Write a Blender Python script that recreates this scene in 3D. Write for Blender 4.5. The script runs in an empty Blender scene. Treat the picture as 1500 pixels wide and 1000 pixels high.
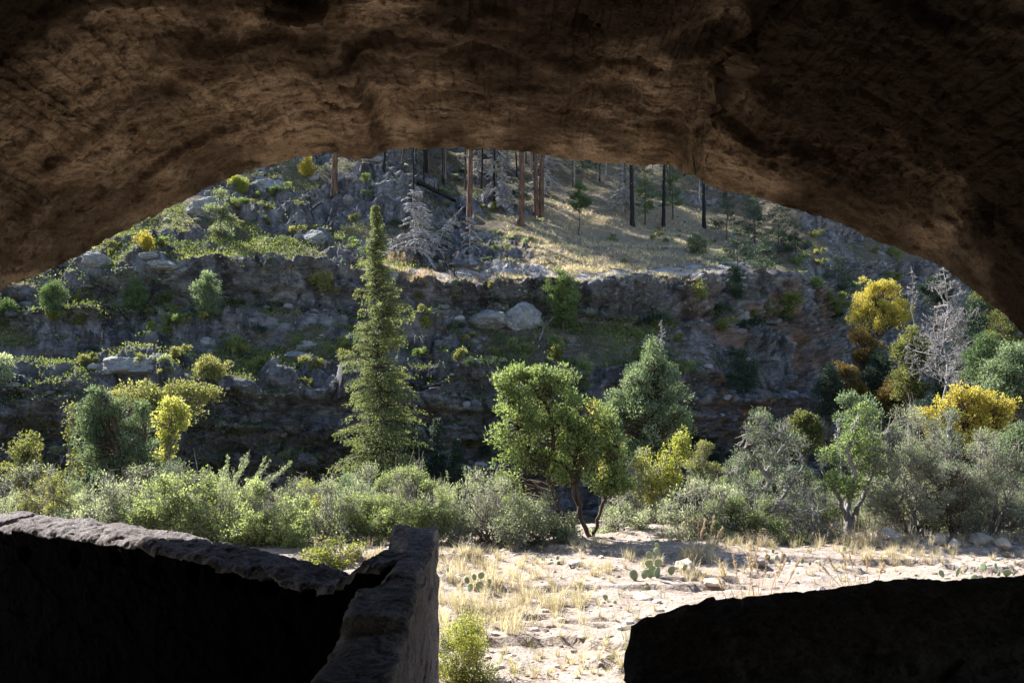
import bpy, math, random
import numpy as np
from mathutils import Vector

R = math.radians
sc = bpy.context.scene
COL = sc.collection
F = 28.0 / 36.0 * 1500.0          # focal length in photograph pixels

# ---------------------------------------------------------------- camera, sky, sun, exposure
cam = bpy.data.objects.new("camera", bpy.data.cameras.new("camera"))
COL.objects.link(cam)
cam.data.lens = 28.0
cam.data.sensor_width = 36.0
cam.data.clip_start = 0.05
cam.data.clip_end = 3000.0
cam.location = (0, 0, 0)
cam.rotation_euler = (R(90), 0, 0)
sc.camera = cam

SUN_EL, SUN_AZ = R(38.0), R(-50.0)          # azimuth from +Y, negative = left of the view
sun_dir = Vector((math.sin(SUN_AZ) * math.cos(SUN_EL), math.cos(SUN_AZ) * math.cos(SUN_EL), math.sin(SUN_EL)))
world = bpy.data.worlds.new("World")
sc.world = world
world.use_nodes = True
wt = world.node_tree
sky = wt.nodes.new("ShaderNodeTexSky")
sky.sky_type = 'NISHITA'
sky.sun_disc = False
sky.sun_elevation = SUN_EL
sky.sun_rotation = SUN_AZ
sky.altitude = 1700
wt.links.new(sky.outputs[0], wt.nodes["Background"].inputs[0])
wt.nodes["Background"].inputs[1].default_value = 0.085
sl = bpy.data.lights.new("sun", 'SUN')
sl.energy = 5.0
sl.angle = R(0.53)
sl.color = (1.0, 0.975, 0.94)
so = bpy.data.objects.new("sun", sl)
COL.objects.link(so)
so.rotation_euler = (-sun_dir).to_track_quat('-Z', 'Y').to_euler()

sc.view_settings.view_transform = 'Standard'
sc.view_settings.look = 'None'
sc.view_settings.gamma = 1.0
sc.view_settings.exposure = 1.95
sc.render.engine = 'CYCLES'
sc.cycles.use_denoising = True
sc.cycles.max_bounces = 7
sc.cycles.diffuse_bounces = 5
sc.cycles.transmission_bounces = 4
sc.cycles.transparent_max_bounces = 4
sc.cycles.sample_clamp_indirect = 6.0

# ---------------------------------------------------------------- helpers: numbers
_rp = np.random.default_rng(7)
_perm = _rp.permutation(256).astype(np.int64)
_perm = np.concatenate([_perm, _perm, _perm])
_val = _rp.uniform(-1, 1, 256)


def _h(ix, iy, iz):
    return _perm[_perm[_perm[ix & 255] + (iy & 255)] + (iz & 255)]


def vnoise(P):
    i = np.floor(P).astype(np.int64)
    f = P - i
    u = f * f * f * (f * (f * 6 - 15) + 10)
    out = 0
    for dx in (0, 1):
        wx = u[:, 0] if dx else 1 - u[:, 0]
        for dy in (0, 1):
            wy = u[:, 1] if dy else 1 - u[:, 1]
            for dz in (0, 1):
                wz = u[:, 2] if dz else 1 - u[:, 2]
                out = out + wx * wy * wz * _val[_h(i[:, 0] + dx, i[:, 1] + dy, i[:, 2] + dz)]
    return out


def fbm(P, octv=4, gain=0.5, ridged=False):
    a, s, out, tot = 1.0, 1.0, 0, 0
    for k in range(octv):
        n = vnoise(P * s + 17.3 * k)
        if ridged:
            n = 1 - 2 * np.abs(n)
        out = out + a * n
        tot += a
        a *= gain
        s *= 2.07
    return out / tot


def worley(P):
    i = np.floor(P).astype(np.int64)
    f1 = np.full(len(P), 9.0)
    f2 = np.full(len(P), 9.0)
    cid = np.zeros(len(P), dtype=np.int64)
    for dx in (-1, 0, 1):
        for dy in (-1, 0, 1):
            for dz in (-1, 0, 1):
                c = i + np.array([dx, dy, dz])
                h = _h(c[:, 0], c[:, 1], c[:, 2])
                off = np.stack([_val[h], _val[(h * 7 + 31) & 255], _val[(h * 13 + 97) & 255]], 1) * 0.45 + 0.5
                d = np.linalg.norm(c + off - P, axis=1)
                lt = d < f1
                f2 = np.where(lt, f1, np.minimum(f2, d))
                cid = np.where(lt, h, cid)
                f1 = np.where(lt, d, f1)
    return f1, f2, cid


def sstep(a, b, x):
    t = np.clip((x - a) / (b - a), 0, 1)
    return t * t * (3 - 2 * t)


def nrm(v):
    return v / np.maximum(np.linalg.norm(v, axis=-1, keepdims=True), 1e-9)


def P(px, py, d):
    """the point at depth d seen at photograph pixel (px, py)"""
    return np.array([(px - 750.0) / F * d, d, (500.0 - py) / F * d])


# ---------------------------------------------------------------- helpers: objects
def mesh_np(name, V, faces, mat, parent=None, smooth=True, tint=None, loc=None, vattr=None):
    """faces: list of integer arrays (n, k), k = 3 or 4"""
    me = bpy.data.meshes.new(name)
    V = np.ascontiguousarray(V, dtype=np.float32)
    me.vertices.add(len(V))
    me.vertices.foreach_set("co", V.ravel())
    faces = [f for f in faces if len(f)]
    nl = sum(f.size for f in faces)
    npoly = sum(len(f) for f in faces)
    me.loops.add(nl)
    me.polygons.add(npoly)
    me.loops.foreach_set("vertex_index", np.concatenate([f.ravel() for f in faces]).astype(np.int32))
    sizes = np.concatenate([np.full(len(f), f.shape[1], dtype=np.int32) for f in faces])
    starts = np.concatenate([[0], np.cumsum(sizes)[:-1]]).astype(np.int32)
    me.polygons.foreach_set("loop_start", starts)
    me.polygons.foreach_set("loop_total", sizes)
    me.polygons.foreach_set("use_smooth", np.full(npoly, bool(smooth)))
    me.update(calc_edges=True)
    if tint is not None:
        at = me.attributes.new("tint", 'FLOAT', 'FACE')
        at.data.foreach_set("value", np.asarray(tint, dtype=np.float32))
    for k, arr in (vattr or {}).items():
        at = me.attributes.new(k, 'FLOAT', 'POINT')
        at.data.foreach_set("value", np.asarray(arr, dtype=np.float32))
    me.materials.append(mat)
    o = bpy.data.objects.new(name, me)
    COL.objects.link(o)
    if parent is not None:
        o.parent = parent
    if loc is not None:
        o.location = loc
    return o


def grid_faces(nu, nv, flip=False):
    a = np.arange(nu * nv).reshape(nu, nv)
    q = np.stack([a[:-1, :-1], a[1:, :-1], a[1:, 1:], a[:-1, 1:]], -1).reshape(-1, 4)
    return q[:, ::-1] if flip else q


def tag(o, label=None, cat=None, group=None, kind=None):
    if label:
        o["label"] = label
    if cat:
        o["category"] = cat
    if group:
        o["group"] = group
    if kind:
        o["kind"] = kind
    return o


def thing(name, label, cat, loc, group=None):
    o = bpy.data.objects.new(name, None)
    o.empty_display_size = 0.2
    COL.objects.link(o)
    o.location = [float(c) for c in loc]
    return tag(o, label, cat, group)


def copy_thing(o, loc, rz=0.0, scale=1.0, label=None, group=None):
    c = o.copy()
    COL.objects.link(c)
    c.location = [float(k) for k in loc]
    c.rotation_euler = (0, 0, rz)
    c.scale = (scale, scale, scale) if not isinstance(scale, tuple) else scale
    if label:
        c["label"] = label
    if group:
        c["group"] = group
    for ch in list(o.children):
        k = ch.copy()
        COL.objects.link(k)
        k.parent = c
    return c


class Geo:
    """collects tubes, leaves and blades for ONE mesh object"""

    def __init__(self):
        self.V, self.Q, self.T, self.tq, self.tt, self.n = [], [], [], [], [], 0

    def quads(self, V4, tint):
        m = len(V4)
        if m == 0:
            return
        self.V.append(V4.reshape(-1, 3))
        self.Q.append(np.arange(m * 4).reshape(m, 4) + self.n)
        self.tq.append(np.broadcast_to(tint, (m,)))
        self.n += m * 4

    def tris(self, V3, tint):
        m = len(V3)
        if m == 0:
            return
        self.V.append(V3.reshape(-1, 3))
        self.T.append(np.arange(m * 3).reshape(m, 3) + self.n)
        self.tt.append(np.broadcast_to(tint, (m,)))
        self.n += m * 3

    def raw(self, V, Q, tint):
        self.V.append(V)
        self.Q.append(Q + self.n)
        self.tq.append(np.broadcast_to(tint, (len(Q),)))
        self.n += len(V)

    def tube(self, pts, rad, sides=6, tint=0.5, rough=0.0, rng=None):
        pts = np.asarray(pts, float)
        rad = np.asarray(rad, float)
        n = len(pts)
        t = nrm(np.gradient(pts, axis=0))
        ref = np.array([0.31, 0.95, 0.07]) if abs(t[0, 2]) > 0.5 else np.array([0.1, 0.2, 0.97])
        a = nrm(np.cross(t, ref))
        b = np.cross(t, a)
        ang = np.linspace(0, 2 * np.pi, sides, endpoint=False)
        rr = rad[:, None] * np.ones(sides)
        if rough and rng is not None:
            rr = rr * (1 + rng.uniform(-rough, rough, (n, sides)))
        V = pts[:, None] + rr[..., None] * (np.cos(ang)[None, :, None] * a[:, None] + np.sin(ang)[None, :, None] * b[:, None])
        idx = np.arange(n * sides).reshape(n, sides)
        nx = np.roll(idx, -1, axis=1)
        Q = np.stack([idx[:-1], nx[:-1], nx[1:], idx[1:]], -1).reshape(-1, 4)
        cap = np.array([[idx[-1, k], idx[-1, (k + 1) % sides], idx[-1, (k + 2) % sides], idx[-1, (k + 3) % sides]] for k in range(0, sides - 3, 2)]) if sides >= 4 else np.zeros((0, 4), int)
        self.raw(V.reshape(-1, 3), np.concatenate([Q, cap]) if len(cap) else Q, tint)

    def leaves(self, C, A, L, W, tint, rng):
        """diamond leaves from C along the unit axis A"""
        m = len(C)
        if m == 0:
            return
        r = nrm(rng.normal(size=(m, 3)))
        B = nrm(np.cross(A, r))
        N = np.cross(A, B)
        L = np.broadcast_to(L, (m,))[:, None] * rng.uniform(0.65, 1.3, (m, 1))
        W = np.broadcast_to(W, (m,))[:, None] * rng.uniform(0.7, 1.25, (m, 1))
        v = np.stack([C, C + A * L * .5 + B * W * .5 + N * W * .15, C + A * L, C + A * L * .5 - B * W * .5 + N * W * .15], 1)
        self.quads(v, tint)

    def build(self, name, mat, parent=None, off=(0, 0, 0), smooth=True, loc=None):
        if not self.n:
            return None
        V = np.concatenate(self.V) - np.asarray(off)
        fs, ts = [], []
        if self.Q:
            fs.append(np.concatenate(self.Q))
            ts.append(np.concatenate(self.tq))
        if self.T:
            fs.append(np.concatenate(self.T))
            ts.append(np.concatenate(self.tt))
        return mesh_np(name, V, fs, mat, parent, smooth, np.concatenate(ts), loc)


# ---------------------------------------------------------------- materials
class NT:
    def __init__(self, name):
        self.m = bpy.data.materials.new(name)
        self.m.use_nodes = True
        self.t = self.m.node_tree
        self.t.nodes.clear()
        self.out = self.t.nodes.new("ShaderNodeOutputMaterial")

    def n(self, typ, _set=None, **inp):
        nd = self.t.nodes.new("ShaderNode" + typ)
        for k, v in (_set or {}).items():
            setattr(nd, k, v)
        for k, v in inp.items():
            key = int(k[1:]) if k[0] == "i" and k[1:].isdigit() else k.replace("_", " ")
            self.put(nd.inputs[key], v)
        return nd

    def put(self, sock, v):
        if isinstance(v, bpy.types.NodeSocket):
            self.t.links.new(v, sock)
        elif isinstance(v, (tuple, list)) and len(v) == 3 and sock.type == 'RGBA':
            sock.default_value = (*v, 1)
        else:
            sock.default_value = v

    def pos(self, sx=1.0, sy=1.0, sz=1.0, rot=(0, 0, 0)):
        g = self.n("TexCoord")
        return self.n("Mapping", Vector=g.outputs["Object"], Scale=(sx, sy, sz), Rotation=rot).outputs[0]

    def noise(self, vec, scale, detail=6.0, rough=0.6, dist=0.0):
        return self.n("TexNoise", Vector=vec, Scale=scale, Detail=detail, Roughness=rough, Distortion=dist).outputs[0]

    def ramp(self, fac, stops, interp='LINEAR'):
        r = self.n("ValToRGB", Fac=fac)
        e = r.color_ramp.elements
        r.color_ramp.interpolation = interp
        while len(e) < len(stops):
            e.new(0.5)
        for el, (p, c) in zip(e, stops):
            el.position = p
            el.color = (c, c, c, 1) if isinstance(c, (int, float)) else (*c, 1)
        return r.outputs[0]

    def mix(self, fac, a, b, blend='MIX'):
        x = self.n("Mix", {"data_type": 'RGBA', "blend_type": blend}, i0=fac)
        self.put(x.inputs[6], a)
        self.put(x.inputs[7], b)
        return x.outputs[2]

    def math(self, op, a, b=0.0, clamp=False):
        x = self.n("Math", {"operation": op, "use_clamp": clamp}, i0=a)
        self.put(x.inputs[1], b)
        return x.outputs[0]

    def attr(self, name):
        return self.n("Attribute", {"attribute_name": name}).outputs["Fac"]

    def bump(self, h, strength, dist, normal=None):
        b = self.n("Bump", Height=h, Strength=strength, Distance=dist)
        if normal is not None:
            self.put(b.inputs["Normal"], normal)
        return b.outputs[0]

    def finish(self, col, rough=0.95, normal=None, spec=0.15):
        p = self.n("BsdfPrincipled", Base_Color=col, Roughness=rough)
        p.inputs["Specular IOR Level"].default_value = spec
        if normal is not None:
            self.put(p.inputs["Normal"], normal)
        self.t.links.new(p.outputs[0], self.out.inputs[0])
        return self.m


def foliage_mat(name, stops, trans=0.4, spread=0.16):
    m = NT(name)
    rnd = m.n("ObjectInfo").outputs["Random"]
    f = m.math('ADD', m.attr("tint"), m.math('MULTIPLY', m.math('SUBTRACT', rnd, 0.5), spread), True)
    col = m.ramp(f, stops)
    p = m.n("BsdfPrincipled", Base_Color=col, Roughness=0.55)
    p.inputs["Specular IOR Level"].default_value = 0.25
    tcol = m.mix(0.55, col, (1.0, 0.95, 0.35), 'MULTIPLY')
    tcol = m.mix(1.0, tcol, (1.5, 1.5, 1.5), 'MULTIPLY')
    tr = m.n("BsdfTranslucent", Color=tcol)
    mx = m.n("MixShader", Fac=trans)
    m.t.links.new(p.outputs[0], mx.inputs[1])
    m.t.links.new(tr.outputs[0], mx.inputs[2])
    m.t.links.new(mx.outputs[0], m.out.inputs[0])
    return m.m


def bark_mat(name, dark, light, sz=0.25, scale=9.0):
    m = NT(name)
    v = m.pos(1, 1, sz)
    a = m.noise(v, scale, 5)
    b = m.noise(v, scale * 4, 4)
    col = m.ramp(a, [(0.3, dark), (0.7, light)])
    return m.finish(col, 0.9, m.bump(b, 0.6, 0.02))


def plain_tint_mat(name, stops, rough=0.9, bump=None):
    m = NT(name)
    col = m.ramp(m.attr("tint"), stops)
    v = m.pos()
    col = m.mix(0.35, col, m.ramp(m.noise(v, 14, 5), [(0.3, 0.45), (0.7, 1.35)]), 'MULTIPLY')
    nm = m.bump(m.noise(v, bump[0], 6), 0.7, bump[1]) if bump else None
    return m.finish(col, rough, nm)


M = {}
g = lambda *a: tuple(a)
M["juniper"] = foliage_mat("juniper_leaf", [(0, g(.055, .085, .028)), (.5, g(.13, .185, .065)), (1, g(.26, .31, .13))], .5)
M["bluejuniper"] = foliage_mat("blue_juniper_leaf", [(0, g(.06, .085, .05)), (.5, g(.13, .18, .105)), (1, g(.26, .31, .20))], .45)
M["fir"] = foliage_mat("fir_needle", [(0, g(.04, .06, .026)), (.5, g(.11, .14, .056)), (1, g(.22, .23, .095))], .44)
M["darkfir"] = foliage_mat("dark_fir_needle", [(0, g(.02, .035, .022)), (.5, g(.04, .065, .04)), (1, g(.075, .105, .06))], .25)
M["pine"] = foliage_mat("pine_needle", [(0, g(.045, .08, .03)), (.5, g(.09, .14, .055)), (1, g(.15, .20, .09))], .35)
M["sage"] = foliage_mat("sage_leaf", [(0, g(.10, .12, .07)), (.5, g(.245, .28, .185)), (1, g(.41, .45, .32))], .5)
M["leafy"] = foliage_mat("green_leaf", [(0, g(.075, .10, .04)), (.5, g(.185, .23, .095)), (1, g(.34, .39, .20))], .5)
M["olive"] = foliage_mat("olive_leaf", [(0, g(.07, .08, .025)), (.5, g(.17, .18, .06)), (1, g(.33, .32, .13))], .42)
M["yellow"] = foliage_mat("yellow_leaf", [(0, g(.17, .13, .02)), (.5, g(.39, .325, .05)), (1, g(.56, .50, .15))], .42)
M["lime"] = foliage_mat("lime_leaf", [(0, g(.13, .15, .035)), (.5, g(.29, .31, .065)), (1, g(.46, .45, .13))], .45)
M["rust"] = foliage_mat("rust_leaf", [(0, g(.075, .05, .015)), (.5, g(.16, .11, .03)), (1, g(.28, .20, .06))], .4)
M["cover"] = foliage_mat("ground_cover_leaf", [(0, g(.05, .08, .025)), (.5, g(.14, .17, .05)), (1, g(.34, .34, .12))], .4, 0)
M["straw"] = foliage_mat("dry_grass_blade", [(0, g(.22, .175, .12)), (.5, g(.42, .36, .275)), (1, g(.60, .54, .44))], .4, 0)
M["tangrass"] = foliage_mat("tan_grass_blade", [(0, g(.20, .18, .12)), (.5, g(.47, .405, .295)), (1, g(.66, .58, .45))], .4, 0)
M["pink"] = foliage_mat("pink_grass_blade", [(0, g(.20, .14, .10)), (.5, g(.38, .285, .21)), (1, g(.52, .41, .31))], .4, 0)
M["bark"] = bark_mat("juniper_bark", (.035, .024, .017), (.13, .095, .07))
M["twig"] = bark_mat("grey_twig", (.12, .105, .09), (.30, .27, .235))
M["redbark"] = bark_mat("scorched_red_bark", (.03, .018, .013), (.19, .105, .07), .2, 4)
M["char"] = bark_mat("charred_bark", (.008, .008, .008), (.035, .03, .028))
M["bone"] = bark_mat("bleached_wood", (.15, .14, .13), (.40, .38, .36))
M["palegrey"] = bark_mat("weathered_fir_wood", (.22, .21, .20), (.50, .47, .45))
M["deadgrey"] = bark_mat("dead_grey_wood", (.11, .10, .095), (.33, .305, .285))

# ================================================================ SETTING
def edge_y(x):
    """distance at which the terrace breaks off towards the creek"""
    return 18.6 + 0.8 * np.sin(x * 0.35 + 1.0) + 0.35 * np.sin(x * 0.9) - 0.10 * np.clip(x, -20, 0)


def ground_base(x, y):
    x = np.asarray(x, float)
    y = np.asarray(y, float)
    z = -4.0 - 0.052 * (y - 9.3)
    z = z + np.where(y < 4.0, 0, 0)
    inner = sstep(4.2, 0.8, y)
    z = z * (1 - inner) + (-1.75) * inner
    over = np.maximum(y - edge_y(x), 0)
    fall = 0.62 * (np.sqrt(over * over + 1.2) - np.sqrt(1.2))
    z = z - fall
    lo = -13.0
    return np.where(z < lo + 2, lo + 2 * np.exp((z - lo - 2) / 2.0), z)


def ground_noise(x, y):
    p = np.stack([x, y, np.zeros_like(x)], 1)
    far = sstep(17, 30, y)
    n = 0.12 * fbm(p / 2.6, 3) * (1 + 2 * far)
    terr = fbm(p * np.array([.55, 1.5, 1]) + 5, 3)                 # rock shelves running across the terrace
    n = n + 0.10 * (sstep(-.05, .05, terr) - .5) + 0.035 * fbm(p * 2.6, 3) + 0.016 * fbm(p * 8, 3, ridged=True)
    return n


def gz(x, y):
    x = np.atleast_1d(np.asarray(x, float))
    y = np.atleast_1d(np.asarray(y, float))
    return ground_base(x, y) + ground_noise(x, y)


def ground_px(px, py):
    """where the ray through a pixel meets the terrace"""
    ds = np.linspace(5, 30, 1200)
    z = gz((px - 750) / F * ds, ds)
    ray = (500.0 - py) / F * ds
    k = np.argmax(z >= ray)
    d = ds[k]
    return np.array([(px - 750) / F * d, d, z[k]])


# ---- ground: terrace of pale bedrock, the drop behind it and the creek bottom
gy = np.concatenate([np.arange(-8, 7, .4), np.arange(7, 20.5, .05), np.arange(20.5, 32, .25), np.arange(32, 75, 1.2), np.arange(75, 520, 25)])
gx = np.concatenate([np.arange(-320, -40, 20), np.arange(-40, -9, .8), np.arange(-9, -2.5, .15), np.arange(-2.5, 11.5, .055), np.arange(11.5, 40, .6), np.arange(40, 340, 20)])
GX, GY = np.meshgrid(gx, gy, indexing="ij")
V = np.stack([GX.ravel(), GY.ravel(), gz(GX.ravel(), GY.ravel())], 1)
m = NT("pale_terrace_rock")
v = m.pos()
a = m.noise(v, .55, 6, .6)
b = m.noise(v, 3.5, 8, .65)
c = m.noise(v, 17, 6, .6)
col = m.ramp(b, [(.28, (.185, .145, .115)), (.45, (.275, .228, .19)), (.6, (.33, .283, .243)), (.75, (.44, .39, .345))])
col = m.mix(m.ramp(a, [(.45, 0), (.62, .6)]), col, (.33, .26, .20))
dirt = m.ramp(m.noise(v, 1.7, 7, .7, .6), [(.50, 0), (.60, .7)])
col = m.mix(dirt, col, (.235, .18, .14))
col = m.mix(m.ramp(c, [(.38, .85), (.47, 0)]), col, (.19, .14, .105))
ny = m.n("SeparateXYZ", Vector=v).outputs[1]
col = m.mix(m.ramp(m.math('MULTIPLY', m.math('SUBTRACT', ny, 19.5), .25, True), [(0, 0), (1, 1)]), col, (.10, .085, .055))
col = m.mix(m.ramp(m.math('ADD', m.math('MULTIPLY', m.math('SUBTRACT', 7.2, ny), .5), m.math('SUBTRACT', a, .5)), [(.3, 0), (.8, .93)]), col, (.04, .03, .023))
vor = m.n("TexVoronoi", Vector=v, Scale=26).outputs["Distance"]
nb = m.bump(b, .9, .06)
nb = m.bump(c, .8, .025, nb)
nb = m.bump(vor, .5, .012, nb)
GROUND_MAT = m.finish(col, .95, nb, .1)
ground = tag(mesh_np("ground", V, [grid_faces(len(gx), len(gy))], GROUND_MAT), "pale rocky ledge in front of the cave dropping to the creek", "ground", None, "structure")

# ---- canyon hillside opposite: profiles (pixel row, depth) at several bearings, joined and then weathered
PY_ = {
    -700: ([820, 700, 560, 530, 470, 400, 300, 220, 120, 50], [40, 42, 43, 45, 48, 50, 58, 68, 84, 100]),
    -300: ([800, 700, 560, 530, 470, 400, 300, 220, 130, 60], [47, 49, 50, 52, 55, 57, 64, 74, 90, 105]),
    0: ([800, 700, 565, 535, 475, 425, 355, 290, 170, 90], [50, 52, 53, 56, 58, 60, 67, 76, 95, 112]),
    130: ([800, 700, 560, 528, 470, 400, 345, 285, 170, 85], [51.5, 53.5, 54.5, 57, 59.5, 61.5, 69, 78, 98, 115]),
    250: ([800, 700, 560, 524, 466, 385, 330, 268, 165, 80], [53, 55, 56, 59, 61, 62.5, 71, 82, 102, 118]),
    400: ([800, 700, 562, 522, 462, 388, 335, 262, 160, 80], [54.5, 56.5, 57.5, 61, 63.5, 65, 73, 86, 108, 126]),
    520: ([800, 700, 560, 520, 476, 396, 335, 258, 155, 75], [56, 58, 59, 62.5, 65, 67, 77, 92, 114, 133]),
    640: ([800, 700, 552, 516, 468, 420, 350, 258, 155, 75], [57, 59, 60, 63, 66, 67.5, 79, 98, 122, 142]),
    760: ([800, 700, 548, 512, 474, 412, 345, 262, 155, 75], [58.5, 60.5, 61.5, 64.5, 67.5, 68.8, 83, 104, 128, 148]),
    900: ([800, 700, 552, 516, 478, 414, 360, 278, 165, 80], [60.5, 62.5, 63.5, 66.5, 69.5, 71, 86, 110, 136, 156]),
    1000: ([800, 700, 552, 516, 474, 408, 365, 295, 175, 90], [63, 65, 66, 69, 72, 74, 90, 116, 142, 162]),
    1090: ([800, 700, 560, 520, 468, 402, 365, 315, 200, 100], [67, 69, 70, 73.5, 77, 79, 95, 121, 148, 168]),
    1160: ([800, 690, 570, 526, 468, 404, 375, 335, 225, 120], [72, 74, 75, 78, 82, 85, 100, 126, 154, 174]),
    1205: ([800, 680, 580, 530, 475, 420, 390, 345, 240, 130], [78, 81, 83, 87, 92, 96, 110, 133, 160, 180]),
    1250: ([800, 640, 570, 510, 460, 425, 390, 350, 240, 130], [92, 100, 106, 112, 120, 126, 132, 146, 172, 192]),
    1350: ([800, 620, 565, 505, 460, 425, 385, 345, 240, 130], [100, 116, 124, 132, 140, 146, 152, 168, 190, 210]),
    1500: ([800, 620, 570, 510, 465, 425, 385, 335, 230, 130], [106, 124, 132, 142, 150, 157, 164, 182, 205, 225]),
    1800: ([800, 640, 580, 520, 470, 425, 380, 320, 220, 120], [112, 132, 142, 152, 160, 168, 176, 195, 220, 240]),
    2300: ([800, 640, 580, 520, 470, 425, 380, 320, 220, 120], [120, 140, 152, 162, 172, 180, 190, 210, 235, 255]),
}
cx = np.array(sorted(PY_))
upx = np.concatenate([np.arange(-700, -40, 9), np.arange(-40, 1540, 2.3), np.arange(1540, 2301, 9)])
rows_n = [26, 64, 26, 34, 44, 40, 48, 50, 26]
tt = np.concatenate([k + np.arange(n) / n for k, n in enumerate(rows_n)] + [[9.0]])


def smooth1(A, w):
    k = np.hanning(w * 2 + 3)[1:-1]
    k /= k.sum()
    Ap = np.pad(A, ((w, w), (0, 0)), mode="edge")
    return np.stack([np.convolve(Ap[:, j], k, "valid") for j in range(A.shape[1])], 1)


rowpy = np.stack([np.interp(upx, cx, [PY_[k][0][j] for k in cx]) for j in range(10)], 1)
rowd = np.stack([np.interp(upx, cx, [PY_[k][1][j] for k in cx]) for j in range(10)], 1)
# wander the ledges up and down so the bands are not ruled lines
for j in range(1, 8):
    q = np.stack([upx / 70.0, np.full_like(upx, j * 3.7), np.zeros_like(upx)], 1)
    rowpy[:, j] += 9 * fbm(q, 3)
    rowd[:, j] += 0.9 * fbm(q + 40, 3)
lsh = sstep(620, 470, upx)
rowd[:, 3] += 1.3 * lsh
rowd[:, 4:] += 3.2 * lsh[:, None]
fsh = sstep(560, 680, upx) * sstep(1180, 1090, upx)
rowd[:, 6] += 8 * fsh
rowd[:, 7] += 20 * fsh
rowd[:, 8:] += 26 * fsh[:, None]
rowpy[:, 8] = np.minimum(rowpy[:, 7] - 20, np.maximum(rowpy[:, 8], 192))
rowpy[:, 9] = np.minimum(rowpy[:, 8] - 4, 182)
rowd[:, 9] += 70
rowpy, rowd = smooth1(rowpy, 6), smooth1(rowd, 9)
# node positions in the world, then straight profiles between them
node = np.stack([(upx[:, None] - 750) / F * rowd, rowd, (500 - rowpy) / F * rowd], -1)
jj = np.minimum(tt.astype(int), 8)
ff = tt - jj
B = node[:, jj] * (1 - ff)[None, :, None] + node[:, jj + 1] * ff[None, :, None]
nu, nv = len(upx), len(tt)
for _ in range(2):                                              # round the profile breaks a little
    B[:, 1:-1] = .25 * B[:, :-2] + .5 * B[:, 1:-1] + .25 * B[:, 2:]
Nn = nrm(np.cross(np.gradient(B, axis=0), np.gradient(B, axis=1)))
Nn = np.where(Nn[..., 1:2] > 0, -Nn, Nn)
steep = 1 - sstep(.45, .80, np.abs(Nn[..., 2]))
for _ in range(4):
    Nn[:, 1:-1] = .25 * Nn[:, :-2] + .5 * Nn[:, 1:-1] + .25 * Nn[:, 2:]
    steep[:, 1:-1] = .25 * steep[:, :-2] + .5 * steep[:, 1:-1] + .25 * steep[:, 2:]
Nn = nrm(Nn)
Pb = B.reshape(-1, 3)
st = steep.ravel()
lowf = fbm(Pb / 11.0, 3)
rockiness = np.clip(st + .9 * sstep(-.12, .25, fbm(Pb / 7.0 + 9, 3)) * sstep(40, 10, Pb[:, 0]) * sstep(6, -8, Pb[:, 0] - 2) , 0, 1)
wz = Pb[:, 2] + 1.1 * fbm(Pb / 9.0 + 3, 3) + .05 * Pb[:, 0]
z0 = np.zeros_like(wz)
lay = vnoise(np.stack([wz * .75, Pb[:, 0] / 30, z0], 1)) + .5 * vnoise(np.stack([wz * 1.9, Pb[:, 0] / 14, z0 + 5], 1)) + .25 * vnoise(np.stack([wz * 4.6, Pb[:, 0] / 7, z0 + 9], 1))
lay = np.sign(lay) * np.abs(lay) ** .55
f1, f2, cid = worley((Pb + .8 * np.stack([fbm(Pb / 3, 2), fbm(Pb / 3 + 20, 2), fbm(Pb / 3 + 50, 2)], 1)) / np.array([3.4, 3.4, 1.5]))
blk = _val[cid] * sstep(0, .10, f2 - f1)
g1, g2, gid = worley(Pb / np.array([1.2, 1.2, .6]) + 30)
blk2 = _val[gid] * sstep(0, .12, g2 - g1)
h1, h2, hid = worley(Pb / np.array([.55, .55, .26]) + 70)
blk3 = _val[hid] * sstep(0, .14, h2 - h1)
disp = 1.3 * lowf + rockiness * (1.0 * lay + 1.05 * blk + .50 * blk2 + .20 * blk3) + .35 * fbm(Pb / 2.2, 3) * (.5 + rockiness) + .13 * fbm(Pb / .7 + 7, 3, ridged=True) * (.45 + rockiness)
tree_slope = (1 - rockiness)
HV = Pb + Nn.reshape(-1, 3) * disp[:, None]
HVg = HV.reshape(nu, nv, 3)
HN = nrm(np.cross(np.gradient(HVg, axis=0), np.gradient(HVg, axis=1)))
HN = np.where(HN[..., 2:3] < 0, -HN, HN) * np.where((HN[..., 2:3] == 0), 1, 1)

m = NT("canyon_sandstone")
v = m.pos()
zst = m.pos(.10, .10, 1.0)
vst = m.pos(1.0, 1.0, .12)
big = m.noise(v, .12, 6, .6)
med = m.noise(v, .9, 10, .68)
fin = m.noise(v, 5.0, 8, .7)
lays = m.noise(zst, 1.7, 9, .7, .5)
lay2 = m.noise(m.pos(.35, .35, 2.2), 2.4, 8, .7, .3)
rock = m.ramp(med, [(.30, (.085, .083, .09)), (.45, (.185, .181, .195)), (.58, (.31, .305, .32)), (.72, (.50, .495, .51))])
rock = m.mix(m.ramp(lays, [(.42, 0), (.64, .5)]), rock, (.15, .115, .10))
rock = m.mix(m.ramp(m.noise(zst, .9, 5, .6, .3), [(.64, 0), (.72, .6)]), rock, (.33, .215, .14))     # ochre bands
rock = m.mix(m.ramp(m.noise(vst, .55, 6, .65), [(.48, 0), (.60, .85)]), rock, (.05, .044, .047))      # dark desert varnish streaks
rock = m.mix(m.ramp(m.noise(v, 2.2, 8, .7), [(.56, 0), (.66, .8)]), rock, (.40, .41, .37))           # pale lichen
redv = m.attr("ochre")
rock = m.mix(m.math('MULTIPLY', redv, m.ramp(med, [(.35, .35), (.6, .9)])), rock, (.34, .185, .105))
soil = m.ramp(m.noise(v, 1.4, 8, .7), [(.3, (.075, .06, .045)), (.5, (.15, .12, .085)), (.68, (.26, .215, .155))])
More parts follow.
